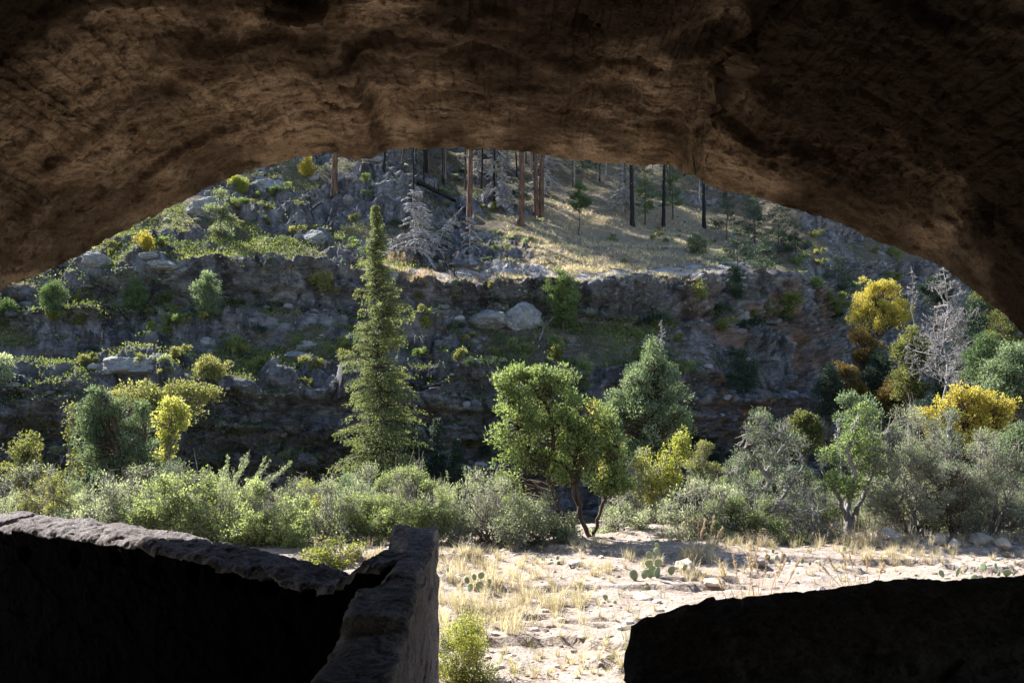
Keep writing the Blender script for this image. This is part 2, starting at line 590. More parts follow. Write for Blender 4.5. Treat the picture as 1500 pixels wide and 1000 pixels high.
soil = m.mix(m.math('MULTIPLY', m.attr("tan"), .8), soil, (.37, .285, .19))
sm = m.math('ADD', m.attr("soil"), m.math('MULTIPLY', m.math('SUBTRACT', med, .5), 1.2))
col = m.mix(m.ramp(sm, [(.40, 0), (.60, 1)]), rock, soil)
col = m.mix(m.math('MULTIPLY', m.attr("rim"), m.ramp(med, [(.38, .3), (.55, 1)])), col, (.50, .45, .42))
col = m.mix(m.ramp(fin, [(.30, .55), (.46, 0)]), col, (.05, .045, .04))
rock_dark = m.ramp(lay2, [(.36, .75), (.45, 0)])
col = m.mix(m.math('MULTIPLY', rock_dark, m.ramp(sm, [(.4, 1), (.6, 0)])), col, (.04, .036, .038))
nb = m.bump(med, .9, .7)
nb = m.bump(lay2, .9, .35, nb)
nb = m.bump(fin, 1.0, .22, nb)
HILL_MAT = m.finish(col, .93, nb, .12)

hz = HN.reshape(-1, 3)[:, 2]
hpx = 750 + F * HV[:, 0] / HV[:, 1]
hpy = 500 - F * HV[:, 2] / HV[:, 1]
soil_a = sstep(.50, .80, hz) * (1 - .75 * rockiness)
rim = (((tt[None] >= 5.0) & (tt[None] < 5.26)) * (sstep(560, 620, upx) * sstep(1120, 1060, upx))[:, None]).ravel() * sstep(-.45, -.1, fbm(Pb / 2.5 + 90, 3))
soil_a = soil_a * (1 - rim)
tan_a = (1 - rim) * sstep(690, 800, hpx) * sstep(1120, 1000, hpx) * sstep(425, 405, hpy) * sstep(285, 320, hpy + 30 * lowf)
och = sstep(8, 0, np.abs(hpy - 488 - 10 * lowf)) * sstep(620, 830, hpx) * sstep(1010, 930, hpx) + .8 * sstep(940, 1100, hpx) * sstep(1260, 1180, hpx) * sstep(.02, .5, fbm(Pb / np.array([2.5, 2.5, 8]) + 77, 3)) * sstep(390, 430, hpy)
och = och + .45 * sstep(.2, .5, fbm(Pb / np.array([6, 6, 1.1]) + 60, 3)) * sstep(545, 600, hpy)
hill = tag(mesh_np("canyon_hillside", HV, [grid_faces(nu, nv)], HILL_MAT, vattr={"soil": soil_a, "tan": tan_a, "ochre": np.clip(och * (1 - rim), 0, 1), "rim": rim}), "far canyon side of ledges and sandstone cliffs under a wooded slope", "hillside", None, "structure")
bpy.context.view_layer.update()
_dg = bpy.context.evaluated_depsgraph_get()
_he = hill.evaluated_get(_dg)


def hill_px(px, py):
    d = Vector(((px - 750) / F, 1.0, (500.0 - py) / F)).normalized()
    ok, loc, no, _ = _he.ray_cast(Vector((0, 0, 0)), d)
    return np.array(loc) if ok else P(px, py, 110.0)


def hill_down(x, y, z):
    ok, loc, no, _ = _he.ray_cast(Vector((x, y, z)), Vector((0, 0, -1)))
    return np.array(loc) if ok else None


# ---- cave: the overhanging roof of the alcove with its sides, back and outer face
brow = np.array([(-420, 900, 8.2), (-330, 760, 9.0), (-230, 640, 10.2), (-110, 510, 11.4), (-30, 446, 11.9), (2, 428, 12.1), (12, 417, 12.3), (60, 400, 12.6), (110, 376, 12.9),
                 (180, 338, 13.3), (260, 298, 13.7), (330, 262, 14.0), (400, 240, 14.2), (440, 230, 14.3), (475, 224, 14.35), (492, 222, 14.3), (505, 230, 14.2), (520, 234, 14.2), (545, 232, 14.2), (562, 220, 14.4),
                 (600, 218, 14.5), (640, 217, 14.5), (720, 217, 14.5), (780, 224, 14.4), (850, 235, 14.3), (895, 239, 14.2), (940, 243, 14.1), (982, 240, 14.0), (1000, 251, 13.8),
                 (1007, 258, 13.4), (1011, 274, 13.1), (1035, 285, 13.0), (1100, 300, 12.7), (1180, 321, 12.3), (1240, 335, 11.9), (1262, 347, 11.8), (1330, 370, 11.4), (1370, 386, 11.2),
                 (1400, 404, 10.9), (1440, 434, 10.6), (1472, 460, 10.4), (1500, 490, 10.2), (1560, 560, 9.6), (1650, 690, 8.7), (1760, 900, 7.6)], float)
cu = np.concatenate([np.arange(-420, -20, 8), np.arange(-20, 1520, 1.7), np.arange(1520, 1761, 8)])
bp = np.interp(cu, brow[:, 0], brow[:, 1])
bd = .73 * smooth1(np.interp(cu, brow[:, 0], brow[:, 2])[:, None], 4)[:, 0]
bp = smooth1(bp[:, None], 1)[:, 0] + 1.6 * vnoise(np.stack([cu / 9, cu * 0, cu * 0], 1)) + 1.0 * vnoise(np.stack([cu / 3.7, cu * 0 + 3, cu * 0], 1))
bx, bz = (cu - 750) / F * bd, (500 - bp) / F * bd
sideL = sstep(-2.5, -7.0, bx)
# s = way back into the cave from the brow, in metres
s_in = np.concatenate([np.linspace(0, 1.2, 60), np.linspace(1.22, 9.2, 330), np.linspace(9.4, 14, 20)])
rise = .34 * (1 - np.exp(-s_in / .35)) + 1.15 * (1 - np.exp(-s_in / 5.5)) - .055 * np.maximum(s_in - 5, 0) ** 1.5
NU, NS = len(cu), len(s_in)
CX = bx[:, None] * (1 + .012 * s_in[None])
CY = bd[:, None] - s_in[None] - .42 * (sstep(1005, 1010, cu) * sstep(1330, 1090, cu))[:, None] * np.exp(-(s_in[None] / .9) ** 2)
right = sstep(3.0, 7.0, bx)[:, None]
CZ = bz[:, None] + rise[None] * (1 - .25 * right)
step = sstep(1006, 1010, cu)[:, None]                          # the slab right of the notch hangs lower
CZ = CZ - step * sstep(1400, 1100, cu)[:, None] * .10 * sstep(0, .5, s_in)[None] * sstep(2.4, .9, s_in)[None]
CP = np.stack([CX, CY, CZ], -1).reshape(-1, 3)
sS = np.broadcast_to(s_in[None], (NU, NS)).ravel()
fade = sstep(0, .8, sS)
CN = nrm(np.cross(np.gradient(CP.reshape(NU, NS, 3), axis=0), np.gradient(CP.reshape(NU, NS, 3), axis=1)))
CN = np.where(CN[..., 2:3] > 0, -CN, CN).reshape(-1, 3)
wq = CP + .5 * np.stack([fbm(CP / 1.5, 2), fbm(CP / 1.5 + 9, 2), fbm(CP / 1.5 + 33, 2)], 1)
band = fbm(wq * np.array([.10, .9, .5]) + 4, 4)                 # bedding steps that run along the roof
ledge = sstep(-.06, .06, band) - .5
scal = sstep(.05, .5, fbm(CP / np.array([1.3, .8, .8]) + 70, 3))   # spalled hollows
fl = fbm(wq * np.array([2.2, 3.4, 3]) + 12, 4, ridged=True)
cd = fade * (.20 * fbm(CP / 2.6 + 2, 3) + .10 * ledge - .11 * scal) + (.25 + .75 * fade) * (.050 * fl + .045 * fbm(wq * np.array([3.5, 7, 6]) + 3, 4) + .030 * fbm(CP * np.array([9, 15, 14]), 3, .6, True))
# the long horizontal crack seen high on the left half of the roof and a few dark pockets
cyk = CP[:, 1] - (7.5 + .16 * np.sin(CP[:, 0] * .7) + .25 * fbm(CP / 1.1 + 8, 2))
crack = np.exp(-(cyk / .05) ** 2) * sstep(-3.2, -2.4, CP[:, 0]) * sstep(.6, -.2, CP[:, 0])
cd = cd - .22 * crack + .12 * sstep(-.02, .03, cyk) * sstep(.9, .0, cyk) * sstep(-4, -2.4, CP[:, 0]) * sstep(1.0, -.2, CP[:, 0])
for (qx, qy, rx, ry, dep) in ((-.5, 12.1, .30, .16, .25), (-2.0, 13.6, .22, .20, .22), (-.9, 13.2, .55, .10, .12), (1.05, 11.2, .26, .12, .25), (3.3, 10.4, .3, .16, .25), (-3.6, 9.6, .6, .5, .35), (-5.0, 10.6, .5, .3, .18), (4.4, 11.0, .4, .2, .15), (2.5, 12.6, .3, .06, .10), (-5.0, 8.8, .35, .35, .5)):
    qx, qy = qx * .73, qy * .73
    cd = cd - dep * np.exp(-((CP[:, 0] - qx) / rx) ** 2 - ((CP[:, 1] - qy) / ry) ** 2)
CP = CP + CN * cd[:, None]
CPg = CP.reshape(NU, NS, 3)
# outer face of the cliff above the brow, going up and leaning out of sight
so_ = np.array([.06, .18, .4, .8, 1.6, 3.5, 7, 12, 20, 30.])
lip = CPg[:, 0]
OP = np.stack([np.stack([lip[:, 0] * (1 + .004 * s), lip[:, 1] + .35 * (1 - np.exp(-s / .3)) - .13 * s, lip[:, 2] + s * .9], -1) for s in so_], 1)
OPf = OP.reshape(-1, 3)
OPf[:, 1] += (.5 * fbm(OPf / 2.5, 3) * np.tile(sstep(.1, 2, so_), NU))
OP = OPf.reshape(NU, len(so_), 3)
# back wall down to the cave floor
bk = CPg[:, -1]
bs = np.linspace(.4, 6.0, 8)
BP = np.stack([np.stack([bk[:, 0], bk[:, 1] - .5 * np.sin(s / 6 * 2), np.maximum(bk[:, 2] - s * 1.3, -9)], -1) for s in bs], 1)
ALL = np.concatenate([OP[:, ::-1], CPg, BP], 1)
AP = ALL.reshape(-1, 3)
roof_shade = np.zeros(len(AP))                                      # blotches painted soot-dark to deepen the shade of the inner roof
wx_ = AP[:, 0] + .7 * fbm(AP / .9 + 5, 4)
wy_ = AP[:, 1] + .7 * fbm(AP / .9 + 25, 4)
for (qx, qy, rx, ry) in ((-2.3, 7.0, 1.5, .8), (.3, 7.2, 1.3, .9), (2.9, 6.5, 1.5, 1.3), (4.6, 6.4, 1.2, .9), (-4.3, 6.6, 1.0, .8), (1.8, 8.1, .5, .3), (-1.6, 8.9, .5, .16), (0, 4.5, 5, 1.8)):
    roof_shade = np.maximum(roof_shade, np.exp(-(((wx_ - qx) / rx) ** 2 + ((wy_ - qy) / ry) ** 2) ** 1.5))
m = NT("cave_roof_tuff")
v = m.pos()
va = m.pos(.75, 1.5, 1.2, (0, 0, .25))
big = m.noise(v, .42, 6, .65, .4)
med = m.noise(va, 2.4, 9, .68, .3)
fin = m.noise(va, 10, 8, .7)
gr = m.noise(v, 42, 5, .7)
col = m.ramp(med, [(.28, (.36, .26, .165)), (.45, (.50, .37, .24)), (.58, (.60, .455, .31)), (.74, (.70, .56, .405))])
soot_shade = m.math('ADD', m.math('MULTIPLY', m.math('SUBTRACT', big, .5), 2.4), m.math('MULTIPLY', m.math('SUBTRACT', med, .5), -.5))
soot_shade = m.math('ADD', soot_shade, m.math('MULTIPLY', m.attr('roof_shade'), .85))
soot_shade = m.math('ADD', soot_shade, .37)                                # old fires have blackened the roof in patches
col = m.mix(m.ramp(soot_shade, [(.22, 0), (.46, .62), (.80, .93)]), col, (.022, .016, .012))
col = m.mix(m.ramp(fin, [(.36, .6), (.48, 0)]), col, (.075, .048, .03))
col = m.mix(m.ramp(gr, [(.38, .45), (.5, 0)]), col, (.08, .052, .032))
lays = m.noise(m.pos(.22, 1.7, 1.9, (0, 0, .06)), 3.2, 9, .68, .4)
col = m.mix(m.ramp(lays, [(.37, .75), (.46, 0)]), col, (.055, .036, .022))
nb = m.bump(med, .8, .14)
nb = m.bump(lays, .9, .12, nb)
nb = m.bump(fin, 1.0, .09, nb)
nb = m.bump(gr, 1.0, .028, nb)
CAVE_MAT = m.finish(col, .97, nb, .05)
cave = tag(mesh_np("cave_roof", ALL.reshape(-1, 3), [grid_faces(NU, ALL.shape[1])], CAVE_MAT, vattr={"roof_shade": roof_shade}), "rough brown overhanging rock roof of the alcove sooty with its deep shade painted in", "cave roof", None, "structure")


# ---------------------------------------------------------------- masonry walls
def block(fn, res, amp, name, mat, parent=None, seed=0.0, carve=None, loc=(0, 0, 0), soot=None):
    """a closed box of six grids mapped by fn(u, v, w) and weathered by one vector noise"""
    Vs, Fs, n, Ss = [], [], 0, []
    for ax in range(3):
        for side in (0, 1):
            o = [k for k in range(3) if k != ax]
            p, q = np.meshgrid(np.linspace(0, 1, res[o[0]]), np.linspace(0, 1, res[o[1]]), indexing="ij")
            U = np.zeros((p.size, 3))
            U[:, o[0]], U[:, o[1]], U[:, ax] = p.ravel(), q.ravel(), side
            W = fn(U[:, 0], U[:, 1], U[:, 2])
            Vs.append(W)
            Ss.append(soot(U, W) if soot else np.zeros(len(W)))
            fl_ = (side == 0) ^ (ax == 1)
            Fs.append(grid_faces(res[o[0]], res[o[1]], fl_) + n)
            n += len(W)
    Vv = np.concatenate(Vs)
    q = Vv + seed
    dv = np.stack([fbm(q * 2.1, 3), fbm(q * 2.1 + 31, 3), fbm(q * 2.1 + 67, 3)], 1) * amp * .5
    f1, f2, cid = worley(q / np.array([.34, .34, .16]))
    stone = np.stack([_val[cid], _val[(cid * 5 + 11) & 255], _val[(cid * 3 + 77) & 255]], 1) * sstep(0, .10, f2 - f1)[:, None]
    dv += stone * amp * .55
    dv += np.stack([fbm(q * 9, 4, .65), fbm(q * 9 + 31, 4, .65), fbm(q * 9 + 67, 4, .65)], 1) * amp * .75
    if carve is not None:
        dv += carve(Vv)
    return mesh_np(name, Vv + dv - np.asarray(loc), Fs, mat, parent, vattr={"soot": np.concatenate(Ss)})


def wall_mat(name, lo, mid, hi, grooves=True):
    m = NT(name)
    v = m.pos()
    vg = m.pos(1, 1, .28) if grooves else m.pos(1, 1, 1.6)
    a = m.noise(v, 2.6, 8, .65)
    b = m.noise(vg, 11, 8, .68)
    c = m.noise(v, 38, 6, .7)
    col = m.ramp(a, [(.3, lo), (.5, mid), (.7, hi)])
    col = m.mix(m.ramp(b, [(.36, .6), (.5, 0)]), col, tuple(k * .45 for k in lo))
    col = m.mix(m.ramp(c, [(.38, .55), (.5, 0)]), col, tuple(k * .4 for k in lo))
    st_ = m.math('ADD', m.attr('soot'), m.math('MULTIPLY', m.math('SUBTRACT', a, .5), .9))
    col = m.mix(m.ramp(st_, [(.35, 0), (.6, 1)]), col, (.006, .0048, .004))  # room-side faces painted near black for the unlit room
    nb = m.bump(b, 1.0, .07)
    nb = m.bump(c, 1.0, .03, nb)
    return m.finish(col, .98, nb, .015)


MUD = wall_mat("mud_mortared_stone", (.22, .19, .18), (.31, .278, .268), (.42, .39, .38))
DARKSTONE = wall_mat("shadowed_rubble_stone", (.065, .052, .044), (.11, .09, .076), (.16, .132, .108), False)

A0, A1 = np.array([-.85, 6.02]), np.array([-9.2, 10.15])
ldir = (A1 - A0) / np.linalg.norm(A1 - A0)
lper = np.array([-ldir[1], ldir[0]]) * -1          # towards the canyon
LEN = np.linalg.norm(A1 - A0)


def f_left(u, v, w):
    s = u * LEN
    c = A0[None] + ldir[None] * s[:, None] + lper[None] * ((v - .5) * .46)[:, None]
    top = np.interp(s, [0, .22, .24, .31, .33, .42, .44, .56, .62, 1.2, 1.9, 2.6, 3.6, 4.7, 5.6, 9.4], [-1.64, -1.65, -1.70, -1.71, -1.76, -1.77, -1.83, -1.85, -1.885, -1.82, -1.76, -1.76, -1.78, -1.80, -1.82, -1.8])
    top = top + .018 * vnoise(np.stack([s * 1.1, s * 0, s * 0], 1)) + .03 * (v - .5)
    top = top - .05 * (2 * np.abs(v - .5)) ** 6
    bot = -4.6
    return np.stack([c[:, 0], c[:, 1], bot + (top - bot) * w], 1)


holes = [P(px, py, d) for px, py, d in ((22, 812, 7.6), (92, 818, 7.25), (152, 823, 7.0), (210, 836, 6.75), (262, 850, 6.5), (322, 858, 6.35), (375, 868, 6.15), (430, 886, 5.95))]


def carve_left(V_):
    out = np.zeros_like(V_)
    for h in holes:
        s = (h[:2] - A0) @ ldir
        f = A0 + ldir * s - lper * .23
        dd = np.sqrt(((V_[:, :2] - f) ** 2).sum(1) + (V_[:, 2] - h[2]) ** 2)
        out[:, :2] += lper[None] * (.16 * sstep(.085, .045, dd))[:, None]
    return out


lw = thing("masonry_wall", "long low mud and stone wall with a row of beam holes, lower left", "wall", (-3.5, 7.3, -4.2))
block(f_left, (760, 40, 150), .040, "wall_body", MUD, lw, 1.0, carve_left, (-3.5, 7.3, -4.2), lambda U, W: np.where(U[:, 2] > .9999, 0, sstep(.5, .1, U[:, 1])) * 1.0)  # mask puts the dark of the room on its side of the wall


def f_cross(u, v, w):
    y = 7.05 - 5.2 * u
    cx_ = -.855 + .022 * (7 - y)
    wid = .40 - .006 * (7 - y)
    top = np.interp(y, [1.5, 3.6, 3.75, 4.55, 4.62, 5.5, 5.6, 6.5, 6.95, 7.1], [-1.72, -1.70, -1.66, -1.66, -1.60, -1.60, -1.64, -1.625, -1.625, -1.64])
    rag = sstep(5.1, 5.6, y) * sstep(.55, .0, v) * (.26 * sstep(7.0, 6.2, y))          # broken down on the room side
    top = top + .022 * vnoise(np.stack([y * 2.5, v * 2, v * 0], 1)) - rag - .03 * (2 * np.abs(v - .5)) ** 8
    bot = -4.6
    return np.stack([cx_ + wid * (v - .5), y, bot + (top - bot) * w], 1)


rw = thing("masonry_wall", "short cross wall of stacked stone running towards the viewer beside the doorway gap", "wall", (-.8, 5, -4.2))
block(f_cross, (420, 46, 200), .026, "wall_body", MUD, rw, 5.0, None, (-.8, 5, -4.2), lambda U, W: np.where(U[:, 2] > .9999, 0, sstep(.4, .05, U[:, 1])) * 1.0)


def f_ruin(u, v, w):
    x = .66 + 5.6 * u
    yc = 4.62 + .16 * (x - .66)
    top = np.interp(x, [.66, .70, .78, .95, 1.15, 1.19, 1.22, 1.6, 2.3, 2.7, 3.3, 4.2, 6.3], [-1.80, -1.66, -1.615, -1.57, -1.515, -1.515, -1.545, -1.515, -1.475, -1.46, -1.455, -1.45, -1.35])
    top = top + .018 * vnoise(np.stack([x * 2.6, v, v * 0], 1)) - .62 * (1 - v) ** 1.3
    bot = -4.6
    return np.stack([x + .05 * (1 - w) * 0, yc - 1.0 * (1 - v), bot + (top - bot) * w], 1)


rr = thing("ruined_wall", "thick tumbled stone wall in black shadow at the lower right", "wall", (2.8, 4.6, -4.2))
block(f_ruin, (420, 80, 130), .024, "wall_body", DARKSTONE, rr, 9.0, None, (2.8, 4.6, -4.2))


# ================================================================ PLANT BUILDERS
def ball(rng, n, shell=.55):
    d = nrm(rng.normal(size=(n, 3)))
    r = shell + (1 - shell) * rng.random(n) ** .6
    inner = rng.random(n) < .35
    r = np.where(inner, rng.random(n) ** .45 * .8, r)
    return d * r[:, None]


def curve_pts(a, b, rng, n=5, sag=.0, wob=.12):
    t = np.linspace(0, 1, n)[:, None]
    p = a + (b - a) * t
    L = np.linalg.norm(b - a)
    off = rng.normal(size=(n, 3)) * wob * L * np.sin(np.pi * t)
    p = p + off
    p[:, 2] += sag * L * np.sin(np.pi * t[:, 0])
    return p


def add_clump(geo, wood, rng, c, r, n, L, W, up=.45, base=None, tint0=.5, tw=.22, flat=.8, twigs=4, twig_r=.006):
    """a spray of leaves round the point c, on a few twigs"""
    q = ball(rng, n, .35) * np.array([1, 1, flat]) * r
    C = c + q
    A = nrm(nrm(q) * .7 + rng.normal(size=(n, 3)) * .55 + np.array([0, 0, up]))
    t = np.clip(tint0 + rng.normal(size=n) * tw * .7 + .10 * q[:, 2] / r, 0, 1)
    geo.leaves(C, A, L, W, t, rng)
    if wood is not None and twigs and base is not None:
        for k in range(twigs):
            e = c + ball(rng, 1, .5)[0] * r * .95
            wood.tube(np.array([base, (base + e) / 2 + rng.normal(size=3) * r * .12, e]), [twig_r * 1.5, twig_r, twig_r * .35], 3, .5)


ST = {   # crown styles: leaf length, width, clump radius, leaves per clump, clumps per square metre of silhouette, up-bias
    "juniper": dict(L=.080, W=.034, cr=.19, n=62, dens=27, up=.55, twigs=4),
    "blue": dict(L=.095, W=.040, cr=.23, n=66, dens=20, up=.6, twigs=3),
    "shrub": dict(L=.050, W=.027, cr=.165, n=76, dens=31, up=.35, twigs=5),
    "airy": dict(L=.056, W=.017, cr=.22, n=58, dens=25, up=.6, twigs=9),
    "broad": dict(L=.085, W=.05, cr=.20, n=42, dens=24, up=.0, twigs=4),
    "far": dict(L=.17, W=.085, cr=.42, n=75, dens=7, up=.35, twigs=3),
    "farpine": dict(L=.22, W=.06, cr=.38, n=70, dens=7, up=.7, twigs=3),
}


def plant(name, label, cat, d, stems, blobs, style, leaf, group=None, seed=1, bark="bark", trunk_r=.07, base=None, parts=("trunk", "crown"), tint=.5, fill=1.0, dead=0, depth=1.0, leafscale=1.0, canes=0):
    """stems: pixel polylines, blobs: pixel ellipses (cx, cy, rx, ry[, depth shift]) of the crown, all at distance d"""
    rng = np.random.default_rng(seed)
    s = ST[style]
    k = d / F
    if base is None:
        b0 = stems[0][0]
        x = (b0[0] - 750) * k
        base = np.array([x, d, gz(x, d)[0] - .03])
    base = np.asarray(base, float)
    root = thing(name, label, cat, base, group)
    wood, crown = Geo(), Geo()
    nodes = []
    for si, pl in enumerate(stems):
        pts = []
        for j, (px, py) in enumerate(pl):
            p = P(px, py, d)
            p[1] += rng.normal() * .10 * (j > 0) * min(1.0, d / 30)
            pts.append(p)
        pts = np.array(pts)
        pts[0] = base + (pts[0] - P(*stems[0][0], d)) * np.array([1, 1, 0]) if si == 0 or abs(pl[0][1] - stems[0][0][1]) < 4 else pts[0]
        # resample with some crookedness
        seg = np.linspace(0, len(pts) - 1, max(6, len(pts) * 4))
        q = np.stack([np.interp(seg, np.arange(len(pts)), pts[:, c]) for c in range(3)], 1)
        q[1:-1] = .25 * q[:-2] + .5 * q[1:-1] + .25 * q[2:]
        Ls = np.linalg.norm(q[-1] - q[0])
        q[1:] += rng.normal(size=(len(q) - 1, 3)) * .008 * Ls
        r0 = trunk_r * (1.0 if si == 0 else rng.uniform(.55, .85))
        wood.tube(q, np.linspace(r0, r0 * .22, len(q)) * rng.uniform(.88, 1.12, len(q)), 7, .5, .15, rng)
        nodes.append(q)
    nodes = np.concatenate(nodes)
    hb = nodes[:, 2].min()
    for bl in blobs:
        bx_, by_, rx, ry = bl[:4]
        dz = bl[4] if len(bl) > 4 else 0.0
        c0 = P(bx_, by_, d)
        c0[1] += dz
        rad = np.array([rx * k, max(.5 * (rx + ry), 1) * k * .9 * depth, ry * k])
        area = np.pi * rad[0] * rad[2]
        cnt = max(3, int(area * s["dens"] * fill * (1.25 if area > 1.5 else 1.6)))
        cs = c0 + ball(rng, cnt * 2, .5) * rad * rng.uniform(.68, 1.2, (cnt * 2, 1))
        keep = fbm(cs / (s["cr"] * 2.1) + seed * 3.1, 2) + rng.normal(size=len(cs)) * .22
        cs = cs[np.argsort(-keep)[:cnt]]
        btint = tint + rng.normal() * .05
        for c in cs:
            low = nodes[(nodes[:, 2] < c[2] - .1 * (c[2] - hb)) | (nodes[:, 2] < hb + .35)]
            if len(low) == 0:
                low = nodes
            a = low[np.argmin(np.linalg.norm((low - c) * np.array([1, 1, 1.3]), axis=1))]
            dist = np.linalg.norm(a - c)
            if dist > .05:
                q = curve_pts(a, c, rng, 5, rng.uniform(-.05, .12), .07)
                rr = min(trunk_r * .4, .010 + .011 * dist)
                wood.tube(q, np.linspace(rr, rr * .25, 5), 4, .5)
            if dead and rng.random() < dead:
                for _ in range(6):
                    e = c + ball(rng, 1, .5)[0] * s["cr"] * 1.5
                    wood.tube(np.array([c, (c + e) / 2 + rng.normal(size=3) * .03, e]), [.010, .007, .003], 3)
                continue
            add_clump(crown, wood, rng, c, s["cr"] * rng.uniform(.7, 1.3), int(s["n"] * rng.uniform(.6, 1.3) / leafscale ** 1.5), s["L"] * leafscale, s["W"] * leafscale, s["up"], c - np.array([0, 0, s["cr"] * .5]),
                      np.clip(btint + rng.normal() * .11, 0, 1), .2, .85, s["twigs"], .0045 + d * .00006)
    for _ in range(canes):
        top_ = max(blobs, key=lambda q_: -q_[1] + rng.normal() * 25)
        e = P(top_[0] + rng.normal() * top_[2], top_[1] - top_[3] * rng.uniform(.2, 1.7), d)
        e[1] += rng.normal() * .3
        q = curve_pts(base + rng.normal(size=3) * np.array([.15, .15, 0]), e, rng, 7, 0, .04)
        wood.tube(q, np.linspace(.011, .004, 7), 3)
        for _k in range(7):
            f_ = rng.uniform(3, 6)
            p0 = np.array([np.interp(f_, np.arange(7), q[:, c]) for c in range(3)])
            wood.tube(np.array([p0, p0 + rng.normal(size=3) * .09 + np.array([0, 0, .12])]), [.006, .003], 3)
    wood.build(parts[0], M[bark], root, base)
    crown.build(parts[1], M[leaf], root, base, smooth=False)
    return root


def shrub(name, label, d, cx_, by, w, top, style, leaf, seed, group=None, bark="twig", fill=1.0, tint=.5, nst=7, blobs=None, cat="shrub", dead=.04, base_px=None, leafscale=1.0):
    """a many-stemmed bush whose silhouette is w pixels wide and reaches up to the row top"""
    rng = np.random.default_rng(seed + 500)
    h = by - top
    if blobs is None:
        blobs = []
        nb = max(3, int(w / 26))
        for i in range(nb):
            t = (i + .5) / nb
            hh = h * (.62 + .38 * math.sin(math.pi * t)) * rng.uniform(.78, 1.0)
            ry = min(h * .32, 30) * rng.uniform(.8, 1.1)
            blobs.append((cx_ - w / 2 + w * t + rng.uniform(-6, 6), by - hh + ry, min(w * .22, 30) * rng.uniform(.85, 1.2), ry, rng.uniform(-.5, .5)))
            blobs.append((cx_ - w / 2 + w * t + rng.uniform(-8, 8), by - hh * .45, min(w * .25, 32), hh * .36, rng.uniform(-.5, .3)))
    for _ in range(int(w / 13)):                      # sprigs that break the outline
        t = rng.random()
        blobs = blobs + [(cx_ - w / 2 + w * t, by - h * (.62 + .38 * math.sin(math.pi * t)) * rng.uniform(.92, 1.1), rng.uniform(3, 7), rng.uniform(7, 14), rng.uniform(-.4, .4))]
    stems = [[(cx_ + rng.uniform(-.12, .12) * w, by), (cx_ + rng.uniform(-.25, .25) * w, by - h * .35), (cx_ + rng.uniform(-.42, .42) * w, by - h * rng.uniform(.55, .85))] for _ in range(nst)]
    return plant(name, label, cat, d, stems, blobs, style, leaf, group, seed, bark, .028, None, ("stem", "foliage"), tint + rng.uniform(-.06, .1), fill * rng.uniform(.75, 1.05), dead, .9, leafscale * rng.uniform(.75, 1.2), int(w / 9))


def wand_shrub(name, label, d, base_px, wands, leaf, seed, bark="twig", lw=(.055, .012), per=110, group=None, cat="shrub", thick=.012):
    """upright wands clothed in narrow leaves; wands: list of (x0,y0,x1,y1) pixels"""
    rng = np.random.default_rng(seed)
    k = d / F
    x = (base_px[0] - 750) * k
    base = np.array([x, d, gz(x, d)[0] - .03])
    root = thing(name, label, cat, base, group)
    wood, crown = Geo(), Geo()
    for (x0, y0, x1, y1) in wands:
        a, b = P(x0, y0, d), P(x1, y1, d)
        a[1] += rng.normal() * .25
        b[1] = a[1] + rng.normal() * .35
        foot = base + rng.normal(size=3) * np.array([.12, .12, 0])
        q = np.concatenate([np.linspace(foot, a, 4)[:-1], curve_pts(a, b, rng, 7, 0, .025)])
        wood.tube(q, np.linspace(thick, .003, len(q)), 4)
        n = per
        t = rng.random(n) ** .8
        C = np.stack([np.interp(t * 6, np.arange(7), q[3:][:, c]) for c in range(3)], 1) + rng.normal(size=(n, 3)) * .022
        dirv = nrm(b - a)
        A = nrm(dirv * .9 + rng.normal(size=(n, 3)) * .5)
        crown.leaves(C, A, lw[0], lw[1], np.clip(.55 + rng.normal(size=n) * .18, 0, 1), rng)
    wood.build("stem", M[bark], root, base)
    crown.build("foliage", M[leaf], root, base, smooth=False)
    return root


